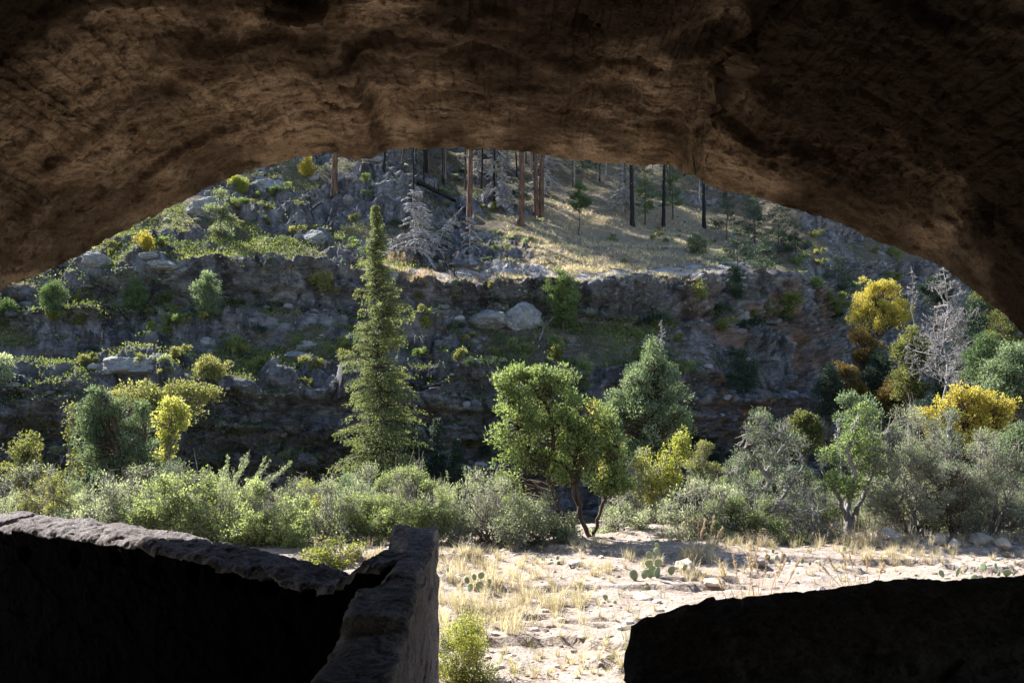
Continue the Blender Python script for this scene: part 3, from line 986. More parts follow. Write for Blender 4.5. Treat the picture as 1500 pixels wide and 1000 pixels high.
def conifer_geo(rng, h, rmax, whorls, leaf=True, lean=(0, 0), start=.10, fine=1.0, droop=.35, gap=.0, trunk_r=None, bare_twigs=9, ragged=.35, power=.85, jit=.8, tipw=.018, leafL=.30):
    """trunk and crown of a fir standing at the local origin"""
    wood, crown = Geo(), Geo()
    tr = trunk_r or h * .014
    zz = np.linspace(0, h, 14)
    q = np.stack([lean[0] * (zz / h) ** 1.5 + rng.normal(size=14) * .006 * h * (zz > 0), lean[1] * (zz / h) ** 1.5 + rng.normal(size=14) * .004 * h * (zz > 0), zz], 1)
    wood.tube(q, np.linspace(tr, tr * .08, 14), 8, .5, .1, rng)
    for i in range(whorls):
        f = start + (1 - start) * (i + rng.random()) / whorls
        z = f * h
        c = np.array([np.interp(z, zz, q[:, 0]), np.interp(z, zz, q[:, 1]), z])
        for b in range(rng.integers(4, 7)):
            if rng.random() < gap:
                continue
            th = rng.uniform(0, 2 * np.pi)
            ln = (rmax * (1 - f) ** power + tipw * h) * rng.uniform(1 - ragged, 1.12)
            o = np.array([math.cos(th), math.sin(th), 0])
            fb = float(np.clip(f + rng.normal() * jit * (1 - start) / whorls, .02, .985))
            ln = ln * (1 + .22 * float(vnoise(np.array([[math.cos(th) * 1.3 + 7, math.sin(th) * 1.3, fb * 7.0]]))[0]))
            c = np.array([np.interp(fb * h, zz, q[:, 0]), np.interp(fb * h, zz, q[:, 1]), fb * h])
            t = np.linspace(0, 1, 7)[:, None]
            bp_ = c + o * ln * t + np.array([0, 0, 1]) * ln * ((.28 + .25 * f) * t - (droop + .22 * (1 - f)) * t ** 2 + .08 * t ** 4)
            wood.tube(bp_, np.linspace(tr * .17 + .006, .004, 7), 4)
            if leaf:
                n = int((34 + 95 * ln / rmax) * fine)
                tt_ = rng.random(n) ** .7 * .95 + .05
                C = np.stack([np.interp(tt_ * 6, np.arange(7), bp_[:, k]) for k in range(3)], 1)
                side = np.cross(o, [0, 0, 1])
                sgn = rng.choice([-1, 1], n)
                reach = rng.random(n) * (.34 * ln * (1 - tt_) + .10 * ln + .05)
                C = C + side * (sgn * reach)[:, None] + o * (reach * .5)[:, None] - np.array([0, 0, 1]) * (reach * .3 + rng.random(n) * .24)[:, None]
                A = nrm(o * .55 + side * (sgn * .5)[:, None] - np.array([0, 0, .55]) + rng.normal(size=(n, 3)) * .42)
                crown.leaves(C, A, (.55 + .45 * (1 - fb)) * leafL / fine ** .4, (.6 + .4 * (1 - fb)) * .085 / fine ** .3, np.clip(.5 + rng.normal() * .12 + rng.normal(size=n) * .16 + .15 * (tt_ - .5), 0, 1), rng)
            else:
                for _ in range(bare_twigs):
                    s = rng.uniform(.25, 1)
                    p0 = np.array([np.interp(s * 6, np.arange(7), bp_[:, k]) for k in range(3)])
                    side = np.cross(o, [0, 0, 1]) * rng.choice([-1, 1])
                    e = p0 + (o * .6 + side * .6 + rng.normal(size=3) * .25 - np.array([0, 0, .35])) * ln * rng.uniform(.12, .32)
                    wood.tube(np.array([p0, (p0 + e) / 2 + rng.normal(size=3) * .03 * ln, e]), [.055, .042, .022], 3)
    return wood, crown


def conifer(name, label, cat, base, h, rmax, whorls, leafmat, bark, seed, group=None, **kw):
    rng = np.random.default_rng(seed)
    root = thing(name, label, cat, base, group)
    w, c = conifer_geo(rng, h, rmax, whorls, leafmat is not None, **kw)
    w.build("trunk", M[bark], root)
    if leafmat:
        c.build("crown", M[leafmat], root, smooth=False)
    return root


def dead_tree(name, label, base, h, seed, bark="bone", spread=.55, levels=4, thick=None, group=None, lean=0.0, cat="dead tree", start=.3, nbr=22, fat=.006):
    rng = np.random.default_rng(seed)
    root = thing(name, label, cat, base, group)
    wood, twigs = Geo(), Geo()
    tr = thick or h * .016
    zz = np.linspace(0, h, 12)
    q = np.stack([lean * h * (zz / h) ** 1.4 + rng.normal(size=12) * .012 * h, rng.normal(size=12) * .012 * h, zz], 1)
    q[0] = 0
    wood.tube(q, np.linspace(tr, tr * .12, 12), 7, .5, .12, rng)

    def br(p, dvec, ln, r, lev):
        n = 6
        pts = [p]
        v = dvec
        for _ in range(n - 1):
            v = nrm(v + rng.normal(size=3) * .22 + np.array([0, 0, .05]))
            pts.append(pts[-1] + v * ln / (n - 1))
        pts = np.array(pts)
        wood.tube(pts, np.maximum(np.linspace(r, r * .4, n), fat), 4 if lev > 1 else 5)
        if lev >= levels:
            return
        for _ in range(rng.integers(3, 6)):
            t = rng.uniform(.3, 1.0)
            p0 = np.array([np.interp(t * (n - 1), np.arange(n), pts[:, k]) for k in range(3)])
            br(p0, nrm(v * .55 + rng.normal(size=3) * .6), ln * rng.uniform(.35, .6), max(r * .5, .007), lev + 1)

    for i in range(nbr):
        f = rng.uniform(start, .98)
        p0 = np.array([np.interp(f * h, zz, q[:, k]) for k in range(3)])
        th = rng.uniform(0, 2 * np.pi)
        br(p0, nrm(np.array([math.cos(th), math.sin(th), rng.uniform(.05, .6)])), h * spread * (1.05 - f) ** .7 * rng.uniform(.45, .75), tr * .38, 2)
    wood.build("trunk", M[bark], root)
    return root


def pole(name, label, base, h, r, bark, seed, group=None, lean=0.0, stubs=6, charbase=0.0, cat="tree trunk", stublen=1.2, crown=0, cfrom=.56):
    """a long tapered burnt pole with broken branches; crown adds unseen foliage for its shade"""
    rng = np.random.default_rng(seed)
    root = thing(name, label, cat, base, group)
    wood = Geo()
    zz = np.linspace(-.3, h, 16)
    q = np.stack([lean * zz + rng.normal(size=16) * .035, rng.normal(size=16) * .035, zz], 1)
    wood.tube(q, np.linspace(r, r * .4, 16) * np.where(zz < .6, 1.35, 1.0), 9, .5, .07, rng)
    for _ in range(stubs):
        f = rng.uniform(.15, .95)
        p0 = np.array([lean * f * h, 0, f * h])
        th = rng.uniform(0, 2 * np.pi)
        e = p0 + np.array([math.cos(th), math.sin(th), rng.uniform(-.5, .4)]) * stublen * rng.uniform(.4, 1.3)
        st_ = Geo()
        st_.tube(curve_pts(p0, e, rng, 5, .1, .06), np.linspace(r * .22, .015, 5), 4)
        st_.build("branch", M["deadgrey"], root)
    if crown:
        cg = Geo()
        for _ in range(crown):
            f = rng.uniform(cfrom, 1.02)
            rad_ = h * .17 * (1.1 - f) ** .5 + .5
            th = rng.uniform(0, 2 * np.pi)
            c = np.array([lean * f * h + math.cos(th) * rad_ * rng.uniform(.3, 1), math.sin(th) * rad_ * rng.uniform(.3, 1), f * h])
            wood.tube(np.array([[lean * f * h, 0, f * h - .5], c]), [.06, .03], 4)
            add_clump(cg, None, rng, c, rng.uniform(.7, 1.1), 150, .40, .13, .6, None, .5, .2, .7)
        cg.build("crown", M["pine"], root, smooth=False)
    wood.build("trunk", M[bark], root)
    return root


def log(name, label, a, b, r, bark, seed, group=None):
    rng = np.random.default_rng(seed)
    a, b = np.asarray(a), np.asarray(b)
    wood = Geo()
    q = np.linspace(a, b, 10) + rng.normal(size=(10, 3)) * .02
    wood.tube(q, np.linspace(r, r * .6, 10), 8, .5, .1, rng)
    for _ in range(5):
        p0 = q[rng.integers(2, 9)]
        wood.tube(np.array([p0, p0 + rng.normal(size=3) * .5 + np.array([0, -.2, .4])]), [r * .3, .02], 4)
    o = wood.build(name, M[bark], None, a, loc=[float(c) for c in a])
    return tag(o, label, "fallen log", group)


def rock_mesh(rng, size, res=26, planes=16, rough=.05):
    """an angular stone: the inside of many random planes, then weathered"""
    th = np.linspace(0, np.pi, res)
    ph = np.linspace(0, 2 * np.pi, res * 2, endpoint=False)
    T, Ph = np.meshgrid(th, ph, indexing="ij")
    D = np.stack([np.sin(T) * np.cos(Ph), np.sin(T) * np.sin(Ph), np.cos(T)], -1).reshape(-1, 3)
    N_ = nrm(rng.normal(size=(planes, 3)))
    dd = rng.uniform(.72, 1.0, planes)
    dot = np.maximum(D @ N_.T, 1e-3)
    r = np.minimum((dd[None] / dot).min(1), 1.25)
    V = D * r[:, None]
    V = V * (1 + rough * fbm(V * 2.6 + rng.uniform(0, 50), 4)[:, None] * 1.6)
    V = V * np.asarray(size)
    idx = np.arange(res * res * 2).reshape(res, res * 2)
    nx = np.roll(idx, -1, axis=1)
    Q = np.stack([idx[:-1], idx[1:], nx[1:], nx[:-1]], -1).reshape(-1, 4)
    return V, Q


def stone_mat(name, lo, mid, hi, lich=.0):
    m = NT(name)
    v = m.pos()
    a = m.noise(v, 1.6, 8, .68)
    b = m.noise(v, 9, 7, .7)
    col = m.ramp(a, [(.3, lo), (.5, mid), (.7, hi)])
    if lich:
        col = m.mix(m.ramp(m.noise(v, 4.5, 8, .75), [(.50, 0), (.60, lich)]), col, (.36, .37, .335))
    col = m.mix(m.ramp(b, [(.33, .6), (.46, 0)]), col, tuple(k * .5 for k in lo))
    nb = m.bump(a, .6, .15)
    nb = m.bump(b, .9, .05, nb)
    return m.finish(col, .94, nb, .12)


M["greyrock"] = stone_mat("lichened_grey_stone", (.12, .115, .115), (.20, .195, .19), (.30, .295, .285), .55)
M["pinkrock"] = stone_mat("pink_grey_stone", (.13, .11, .10), (.21, .18, .17), (.29, .26, .245), .2)
M["palerock"] = stone_mat("pale_terrace_stone", (.36, .29, .22), (.52, .44, .36), (.66, .59, .51))


def boulder(name, label, c, size, mat, seed, rot=0.0, group=None, planes=14, rough=.07, tilt=0.0):
    rng = np.random.default_rng(seed)
    V, Q = rock_mesh(rng, size, 26, planes, rough)
    o = mesh_np(name, V, [Q], M[mat], None, False if planes < 12 else True, None, [float(k) for k in c])
    o.rotation_euler = (0, tilt, rot)
    return tag(o, label, "boulder", group)


def tuft_blades(geo, rng, C, H, W, n, spread=.5, tint=(.5, .2), bend=.4):
    """C: (m,3) tuft roots, H: (m,) heights; n blades each, two-piece bent blades"""
    m = len(C)
    R_ = np.repeat(np.arange(m), n)
    th = rng.uniform(0, 2 * np.pi, m * n)
    ou = np.stack([np.cos(th), np.sin(th), np.zeros(m * n)], 1)
    h = H[R_] * rng.uniform(.45, 1.15, m * n)
    base = C[R_] + ou * (rng.random(m * n) * .25 * H[R_])[:, None]
    lean = rng.random(m * n) * spread
    mid = base + np.array([0, 0, 1]) * (h * .6)[:, None] + ou * (h * lean * .45)[:, None]
    tip = base + np.array([0, 0, 1]) * (h * (1 - bend * lean))[:, None] + ou * (h * lean * (1 + bend))[:, None] + rng.normal(size=(m * n, 3)) * (h * .06)[:, None]
    sd = np.stack([-np.sin(th + rng.normal(size=m * n)), np.cos(th), np.zeros(m * n)], 1)
    w = (W * rng.uniform(.6, 1.3, m * n))[:, None]
    t = np.clip(np.repeat(rng.normal(tint[0], tint[1], m), n) + rng.normal(size=m * n) * .12, 0, 1)
    geo.quads(np.stack([base - sd * w * .5, base + sd * w * .5, mid + sd * w * .4, mid - sd * w * .4], 1), t)
    geo.tris(np.stack([mid - sd * w * .4, mid + sd * w * .4, tip], 1), t)


# ================================================================ TREES AND BUSHES ALONG THE TERRACE EDGE
plant("juniper_tree", "big green juniper with two dark trunks in the middle of the terrace edge", "tree", 18.0,
      [[(832, 797), (829, 765), (812, 728), (800, 690), (812, 640), (795, 575)],
       [(866, 797), (850, 752), (838, 715), (842, 660), (860, 600)],
       [(868, 797), (874, 765), (892, 715), (903, 672), (905, 640)],
       [(838, 780), (848, 745), (840, 690), (770, 650), (745, 600)]],
      [(785, 552, 32, 28), (748, 562, 30, 30), (815, 560, 26, 26), (770, 600, 48, 38), (830, 595, 42, 38), (868, 618, 34, 34), (800, 645, 58, 40), (860, 660, 48, 36),
       (895, 655, 34, 36), (765, 668, 36, 30), (820, 690, 40, 22), (905, 700, 28, 26), (748, 720, 24, 26, .6), (880, 705, 30, 20), (737, 640, 18, 22)],
      "juniper", "juniper", seed=11, trunk_r=.09, tint=.62, dead=.06, fill=.9)
plant("juniper_tree", "cone shaped blue green juniper rising behind the big two trunked juniper", "tree", 27.0,
      [[(950, 775), (952, 690), (955, 600), (957, 530)]],
      [(957, 505, 12, 14), (950, 530, 22, 22), (965, 545, 24, 24), (938, 560, 30, 26), (975, 575, 34, 28), (915, 590, 26, 26), (950, 600, 48, 34), (990, 612, 26, 28), (905, 615, 22, 26), (950, 640, 56, 30), (935, 670, 40, 30)],
      "blue", "bluejuniper", seed=12, trunk_r=.13, tint=.58)
plant("sapling", "thin yellow leaved sapling squeezed between two junipers", "tree", 21.0,
      [[(880, 760), (882, 690), (884, 620)], [(886, 760), (896, 690), (902, 650)]],
      [(876, 598, 8, 16), (884, 622, 12, 18), (893, 645, 13, 16), (900, 668, 12, 16), (890, 690, 14, 16)], "broad", "yellow", seed=13, bark="twig", trunk_r=.03, tint=.6, fill=1.3, leafscale=.8)
plant("shrub", "bright yellow and green leafy shrub right of the big juniper", "shrub", 20.5,
      [[(970, 780), (968, 720), (975, 660)], [(972, 780), (990, 710), (998, 650)], [(966, 780), (950, 720), (942, 690)]],
      [(992, 645, 20, 16), (978, 668, 22, 18), (945, 675, 16, 16), (1000, 668, 12, 16), (958, 700, 24, 20), (985, 700, 24, 18), (940, 705, 12, 16), (965, 728, 26, 16)], "broad", "lime", seed=14, bark="twig", trunk_r=.03, parts=("stem", "foliage"), tint=.62, leafscale=.8, fill=.8)
plant("shrub", "small olive tree-like shrub between the yellow shrub and grey dead branched tree", "shrub", 22.0,
      [[(1030, 770), (1028, 720), (1032, 660)]], [(1032, 655, 14, 14), (1020, 675, 20, 16), (1040, 685, 18, 18), (1025, 705, 24, 16)], "shrub", "olive", seed=15, bark="twig", trunk_r=.04, parts=("stem", "foliage"), tint=.6)
plant("juniper_tree", "half dead juniper with bare grey branches and thin pale top", "tree", 18.6,
      [[(1128, 790), (1126, 740), (1124, 690), (1122, 640), (1124, 606)], [(1127, 770), (1100, 720), (1078, 690)], [(1127, 760), (1155, 710), (1178, 680)], [(1125, 700), (1095, 660), (1075, 650)], [(1124, 690), (1150, 650), (1165, 630)]],
      [(1122, 615, 24, 16), (1140, 632, 26, 16), (1105, 640, 22, 16), (1165, 655, 18, 16), (1120, 665, 34, 18), (1090, 690, 28, 24), (1150, 700, 34, 26), (1110, 725, 44, 26), (1165, 740, 30, 24), (1085, 740, 22, 22)],
      "airy", "bluejuniper", seed=16, bark="deadgrey", trunk_r=.07, tint=.6, dead=.2, fill=1.0)
plant("juniper_tree", "twisted green juniper with bleached snags left of the big grey shrub", "tree", 18.3,
      [[(1245, 792), (1240, 750), (1252, 700), (1240, 650), (1250, 612)], [(1244, 775), (1268, 720), (1285, 670), (1278, 630)], [(1243, 765), (1222, 720), (1205, 690)]],
      [(1262, 610, 22, 16), (1240, 640, 20, 22), (1275, 640, 22, 24), (1218, 668, 20, 18), (1258, 675, 34, 24), (1290, 680, 14, 22), (1210, 705, 24, 18), (1250, 715, 34, 22), (1215, 738, 20, 16)],
      "juniper", "juniper", seed=17, bark="deadgrey", trunk_r=.08, tint=.5, dead=.12, fill=.72)
dead_tree("dead_branch_snag", "bleached leafless snag poking up left of the twisted green juniper", np.array([(1238 - 750) / F * 19.4, 19.4, -4.9]), 3.05, 171, "bone", .22, 4, .035, None, -.05, "dead tree", .72)
plant("juniper_tree", "blue green young juniper top behind the twisted juniper", "tree", 24.0,
      [[(1258, 790), (1258, 690), (1256, 600)]], [(1245, 590, 16, 12), (1272, 600, 14, 16), (1258, 620, 26, 20), (1258, 660, 34, 28)], "blue", "bluejuniper", seed=172, trunk_r=.06, tint=.55)
shrub("shrub", "large grey green mesquite shrub with fine twigs, tallest shrub on the right", 18.2, 1340, 792, 146, 616, "airy", "sage", 18, fill=1.05, nst=12, tint=.5)
shrub("shrub", "wide grey green shrub cut by the right edge of the view", 18.0, 1452, 790, 124, 640, "airy", "sage", 19, fill=1.0, nst=10, tint=.48)
shrub("shrub", "dark twiggy shrub under the large mesquite shrub near the pale stones", 17.6, 1398, 796, 74, 700, "airy", "sage", 20, fill=.6, nst=14, tint=.36, bark="bark", dead=.4)
shrub("shrub", "low round grey sage shrub left of the half dead juniper", 18.0, 1030, 795, 120, 712, "airy", "sage", 21, fill=1.1, tint=.5)
shrub("shrub", "small round sage shrub right behind the two trunks of the big juniper", 18.8, 912, 793, 84, 742, "shrub", "sage", 22, tint=.52)
shrub("shrub", "low pale green shrub at the foot of the half dead juniper", 17.7, 1098, 798, 96, 735, "shrub", "leafy", 23, fill=.8, tint=.42, bark="deadgrey")
shrub("shrub", "grey leafless tangle of a shrub between two junipers", 17.9, 1182, 795, 84, 722, "airy", "sage", 24, fill=.8, tint=.45, bark="deadgrey", dead=.45)
shrub("shrub", "pale grey green shrub left of the big juniper trunks", 17.5, 785, 802, 110, 735, "shrub", "sage", 25, tint=.58)
shrub("shrub", "tall twiggy grey olive shrub between leafy green bush and big juniper", 17.6, 712, 803, 100, 700, "airy", "sage", 26, tint=.5, fill=1.15, nst=14)
wand_shrub("shrub", "narrow feathery shrub with upright wands above the grey olive shrub", 18.6, (690, 790), [(690, 760, 678, 690), (692, 760, 688, 682), (696, 760, 700, 690), (700, 760, 716, 702), (688, 760, 664, 705), (702, 760, 730, 715)], "sage", 27, per=160)
shrub("shrub", "wide bright green leafy bush behind the cross wall", 17.8, 585, 803, 170, 702, "shrub", "leafy", 28, tint=.58, fill=1.35, nst=10)
shrub("shrub", "wispy grey shrub left of the wide bright green bush", 17.6, 478, 806, 84, 708, "airy", "sage", 29, tint=.5, fill=.8, nst=12)
shrub("shrub", "round pale green bush in front of the tall wands", 17.2, 392, 815, 118, 716, "shrub", "leafy", 30, tint=.62, fill=1.3)
shrub("shrub", "dense yellow green bush left of the round pale green bush", 17.9, 275, 800, 150, 698, "shrub", "leafy", 31, tint=.58, fill=1.25, nst=12)
wand_shrub("shrub", "tall grey green wands spraying up above the left bushes", 17.7, (325, 805),
           [(318, 745, 308, 705), (330, 740, 334, 668), (325, 740, 345, 676), (335, 740, 358, 665), (335, 740, 366, 672), (340, 740, 376, 685), (345, 745, 392, 700), (350, 740, 412, 686), (352, 745, 424, 678), (350, 750, 400, 712), (322, 740, 322, 690), (314, 745, 292, 716), (345, 740, 350, 672), (348, 745, 384, 672)], "sage", 32, per=200, thick=.016)
shrub("shrub", "soft grey sage shrub below the leaning juniper on the left", 18.3, 160, 785, 116, 712, "airy", "sage", 33, tint=.62, fill=1.2)
shrub("shrub", "small olive green shrub above the left wall", 18.6, 66, 780, 52, 700, "shrub", "olive", 34, tint=.55)
wand_shrub("shrub", "pale feathery wands at the left edge above the long wall", 18.2, (10, 800), [(8, 770, -4, 718), (10, 770, 8, 714), (14, 770, 26, 722), (18, 775, 40, 722), (16, 775, 34, 735), (4, 770, -20, 725)], "sage", 35, per=210)
shrub("shrub", "small grey green shrub between the feathery wands and sage shrub", 18.8, 108, 785, 50, 725, "shrub", "sage", 36, tint=.45)
shrub("shrub", "low lime green herb growing in the gap by the cross wall", 15.3, 488, 830, 70, 806, "broad", "lime", 37, tint=.25, fill=.8, leafscale=.6, cat="herb", nst=8)
shrub("shrub", "yellow and green flowering bush beside the foot of the cross wall", 9.7, 672, 1012, 78, 925, "broad", "lime", 38, tint=.42, fill=1.5, leafscale=.36, nst=12, bark="twig",
      blobs=[(655, 940, 12, 16), (672, 950, 22, 22), (655, 975, 22, 22), (690, 978, 22, 20), (668, 995, 34, 18), (712, 985, 14, 14)])
shrub("shrub", "yellow tipped weed among the bushes left of centre", 18.9, 452, 790, 40, 714, "broad", "lime", 39, tint=.6, fill=.9, leafscale=.6)

# second rank, lower down the drop
shrub("shrub", "tall shrub with pointed top showing behind the wispy grey shrub", 22.0, 515, 800, 40, 690, "blue", "bluejuniper", 40, tint=.5)
shrub("shrub", "dull green shrub filling the gap left of the centre conifer", 24.0, 448, 800, 60, 705, "shrub", "leafy", 41, tint=.4)
shrub("shrub", "bright green shrub behind the sage at the right of the gap", 23.0, 1090, 790, 90, 690, "shrub", "leafy", 42, tint=.45)
shrub("shrub", "shaded green shrub behind the large mesquite shrub", 24.0, 1300, 780, 90, 640, "airy", "leafy", 43, tint=.5)
plant("juniper_tree", "sparse young juniper with grey trunk in front of the yellow cottonwood", "tree", 22.0,
      [[(1388, 790), (1388, 720), (1390, 640), (1392, 600)]], [(1392, 610, 14, 16), (1385, 640, 20, 18), (1400, 655, 18, 18), (1380, 680, 24, 18), (1400, 690, 22, 16)], "airy", "bluejuniper", seed=44, bark="deadgrey", trunk_r=.06, tint=.6, fill=.8, dead=.15)
plant("shrub", "dark green shrub at the right edge below the silvery trees", "shrub", 23.0,
      [[(1480, 790), (1482, 700)]], [(1490, 640, 26, 18), (1470, 665, 26, 20), (1495, 680, 24, 26), (1470, 700, 30, 24)], "blue", "bluejuniper", seed=45, trunk_r=.05, parts=("stem", "foliage"), tint=.45)
plant("cottonwood_tree", "broad golden yellow cottonwood low on the right above grey shrubs", "tree", 31.0,
      [[(1420, 740), (1420, 680), (1415, 620)], [(1422, 740), (1445, 660), (1465, 610)], [(1418, 740), (1390, 660), (1370, 620)]],
      [(1412, 578, 30, 18), (1440, 588, 30, 20), (1470, 602, 24, 22), (1385, 600, 26, 20), (1420, 612, 40, 26), (1360, 618, 18, 16), (1460, 630, 32, 22), (1390, 635, 30, 20), (1425, 645, 40, 18), (1345, 606, 10, 8)], "broad", "yellow", seed=46, trunk_r=.14, tint=.62, leafscale=1.2, fill=.9)
plant("willow_tree", "silvery green round tree at the right edge above the golden cottonwood", "tree", 38.0,
      [[(1485, 700), (1485, 600), (1480, 540)]], [(1490, 515, 26, 18), (1475, 540, 32, 24), (1505, 550, 34, 30), (1460, 560, 24, 22), (1485, 580, 40, 24)], "far", "bluejuniper", seed=47, trunk_r=.16, tint=.62, leafscale=.75)
plant("willow_tree", "small green tree left of the silvery tree at the right", "tree", 40.0,
      [[(1442, 690), (1442, 600), (1442, 520)]], [(1442, 502, 12, 14), (1436, 522, 20, 16), (1450, 536, 20, 16), (1436, 548, 22, 14)], "far", "pine", seed=48, trunk_r=.12, tint=.5, leafscale=.75)
plant("juniper_tree", "leaning blue grey juniper with dark bent trunk on the left", "tree", 27.0,
      [[(190, 760), (186, 700), (172, 640), (160, 600), (150, 565)], [(188, 720), (170, 650), (150, 620), (126, 600)], [(192, 740), (205, 680), (215, 640)]],
      [(142, 575, 15, 22), (155, 600, 28, 24), (128, 618, 20, 30), (160, 632, 34, 24), (200, 600, 16, 14), (195, 625, 20, 18), (140, 655, 30, 22), (165, 680, 40, 22), (205, 655, 26, 24), (215, 690, 26, 20), (185, 700, 40, 18)], "blue", "bluejuniper", seed=49, trunk_r=.15, tint=.45, leafscale=.95, dead=.08, fill=1.15)
plant("box_elder_tree", "slim lime yellow tree glowing beside the leaning juniper", "tree", 28.5,
      [[(248, 740), (248, 680), (254, 600)]], [(250, 592, 16, 12), (262, 602, 14, 10), (246, 612, 18, 14), (262, 622, 16, 12), (250, 636, 20, 14), (242, 656, 16, 16), (240, 672, 12, 10), (268, 610, 10, 8)], "broad", "lime", seed=50, bark="twig", trunk_r=.06, tint=.72, leafscale=1.3, fill=1.0)
plant("shrub", "yellowing broadleaf shrub at the left side of the leaning juniper", "shrub", 29.0,
      [[(104, 760), (102, 700), (102, 610)]], [(100, 600, 8, 14), (104, 622, 9, 14), (100, 640, 8, 10), (108, 668, 12, 12), (104, 690, 14, 14), (112, 705, 16, 12)], "broad", "olive", seed=51, bark="twig", trunk_r=.04, parts=("stem", "foliage"), tint=.45, leafscale=1.3, fill=.55)
plant("shrub", "mixed green and gold thicket crowning behind the leaning juniper", "shrub", 33.0,
      [[(215, 740), (215, 640), (210, 580)], [(220, 740), (250, 620), (290, 580)]], [(185, 578, 18, 12), (212, 575, 18, 14), (232, 590, 20, 16), (262, 575, 24, 12), (290, 578, 22, 12), (225, 610, 24, 16), (270, 596, 20, 12), (312, 582, 14, 8)], "far", "olive", seed=52, bark="twig", trunk_r=.07, parts=("stem", "foliage"), tint=.62, leafscale=.75, fill=1.25)
plant("box_elder_tree", "dim olive and orange tree in shade at the far left", "tree", 36.0,
      [[(34, 760), (34, 700), (40, 640)]], [(46, 642, 10, 12), (36, 662, 18, 16), (44, 680, 16, 14), (24, 690, 18, 16), (40, 706, 22, 14)], "far", "olive", seed=53, trunk_r=.09, tint=.3, leafscale=.8)
dead_tree("dead_tree", "thin grey dead tree standing behind the leaning juniper", np.array([(196 - 750) / F * 34, 34., -9.0]), 6.9, 54, "deadgrey", .25, 4, .07, None, -.06)

rng2 = np.random.default_rng(31)
for i, px in enumerate((40, 120, 205, 250, 330, 372, 430, 500, 545, 620, 655, 735, 935, 1060, 1160, 1215, 1290, 1375, 1430)):
    right_ = px > 900
    d2 = 19.8 + 1.4 * rng2.random()
    side_ = "right" if right_ else "left"
    if i % 3 == 1:
        top_ = rng2.uniform(668, 700) if right_ else rng2.uniform(672, 704)
        wand_shrub("shrub", "feathery shrub of upright wands behind the front bushes " + side_ + " of the big juniper", d2, (px, 798), [(px + rng2.normal() * 10, 770, px + rng2.normal() * 30, top_ + abs(rng2.normal()) * 22) for _ in range(30)], ["sage", "bluejuniper"][i % 2], 800 + i, per=120,
                   group="feathery wand shrubs " + side_ + " of the big juniper", thick=.010, lw=(.06, .016))
        continue
    shrub("shrub", "grey green shrub partly hidden behind the front bushes " + ("right" if right_ else "left") + " of the big juniper", d2, px, 798, 84, rng2.uniform(672, 705) if right_ else rng2.uniform(688, 716), ["airy", "shrub", "airy"][i % 3], ["sage", "leafy", "sage", "bluejuniper"][i % 4], 800 + i,
          "second rank of shrubs " + ("right" if right_ else "left") + " of the big juniper", nst=7, tint=.52, fill=.8)

# ================================================================ THE CANYON BOTTOM AND THE FAR SIDE
conifer("fir_tree", "tall pointed fir lit yellow green in the middle of the canyon", "tree", np.array([(561 - 750) / F * 50, 50.0, gz((561 - 750) / F * 50, 50.0)[0]]), 21.9, 4.1, 150, "fir", "bark", 61,
        lean=(-.55, 0), start=.20, fine=.85, leafL=.22, droop=.42, ragged=.7, power=.88, trunk_r=.26, gap=.15, jit=3.0, tipw=.004)
for i, (px, top, d, r, lab) in enumerate(((606, 590, 53, 1.5, "small blue green fir in shade at the right foot of the tall fir"), (640, 610, 55, 1.5, "dark young fir in the shade between tall fir and big juniper"), (668, 640, 54, 1.1, "smallest dark fir beside the big juniper's left side"))):
    x = (px - 750) / F * d
    zb = gz(x, d)[0]
    conifer("fir_tree", lab, "tree", np.array([x, d, zb]), (500 - top) / F * d - zb, r, 22, "darkfir", "bark", 70 + i, start=.08, fine=1.0)

# the sunlit cottonwood, the bleached tree and their shaded neighbours in the side canyon
plant("cottonwood_tree", "golden cottonwood catching the sun in the dark side canyon", "tree", 74.0,
      [[(1257, 640), (1258, 560), (1268, 500), (1285, 440)], [(1258, 570), (1275, 500), (1310, 460)], [(1260, 640), (1252, 540), (1262, 480)]],
      [(1280, 422, 24, 15), (1302, 426, 16, 14), (1268, 440, 18, 16), (1308, 448, 24, 18), (1282, 452, 30, 18), (1258, 462, 16, 16), (1318, 466, 16, 14), (1290, 474, 24, 14), (1266, 484, 14, 8)],
      "far", "yellow", seed=81, trunk_r=.26, base=hill_down((1257 - 750) / F * 74, 74.0, 30.0), tint=.62, leafscale=.95, fill=.75)
plant("box_elder_tree", "round rusty orange tree below the golden cottonwood", "tree", 66.0,
      [[(1240, 640), (1240, 590), (1242, 550)]], [(1240, 545, 20, 14), (1228, 560, 16, 14), (1250, 566, 16, 14), (1264, 578, 14, 12), (1236, 580, 20, 12)], "far", "rust", seed=82, trunk_r=.12, tint=.62, leafscale=.95,
      base=np.array([(1240 - 750) / F * 66, 66.0, -11.0]))
plant("box_elder_tree", "dim rust brown tree in shade right of the round orange tree", "tree", 64.0,
      [[(1312, 640), (1312, 600), (1312, 570)]], [(1315, 568, 22, 14), (1300, 580, 18, 14), (1325, 585, 18, 14), (1310, 598, 26, 12)], "far", "rust", seed=83, trunk_r=.12, tint=.3, leafscale=.95,
      base=np.array([(1312 - 750) / F * 64, 64.0, -11.0]))
dead_tree("dead_tree", "bleached white dead tree with many bare branches on the right", np.array([(1385 - 750) / F * 52, 52.0, -9.0]), 13.9, 84, "deadgrey", .38, 5, .13, None, .0, "dead tree", .42, 50, .012)
dead_tree("dead_tree", "small pale dead treetop behind the bleached white tree", np.array([(1340 - 750) / F * 66, 66.0, -6.0]), 12.2, 85, "deadgrey", .16, 4, .07, None, -.02, "dead tree", .7, 18, .02)

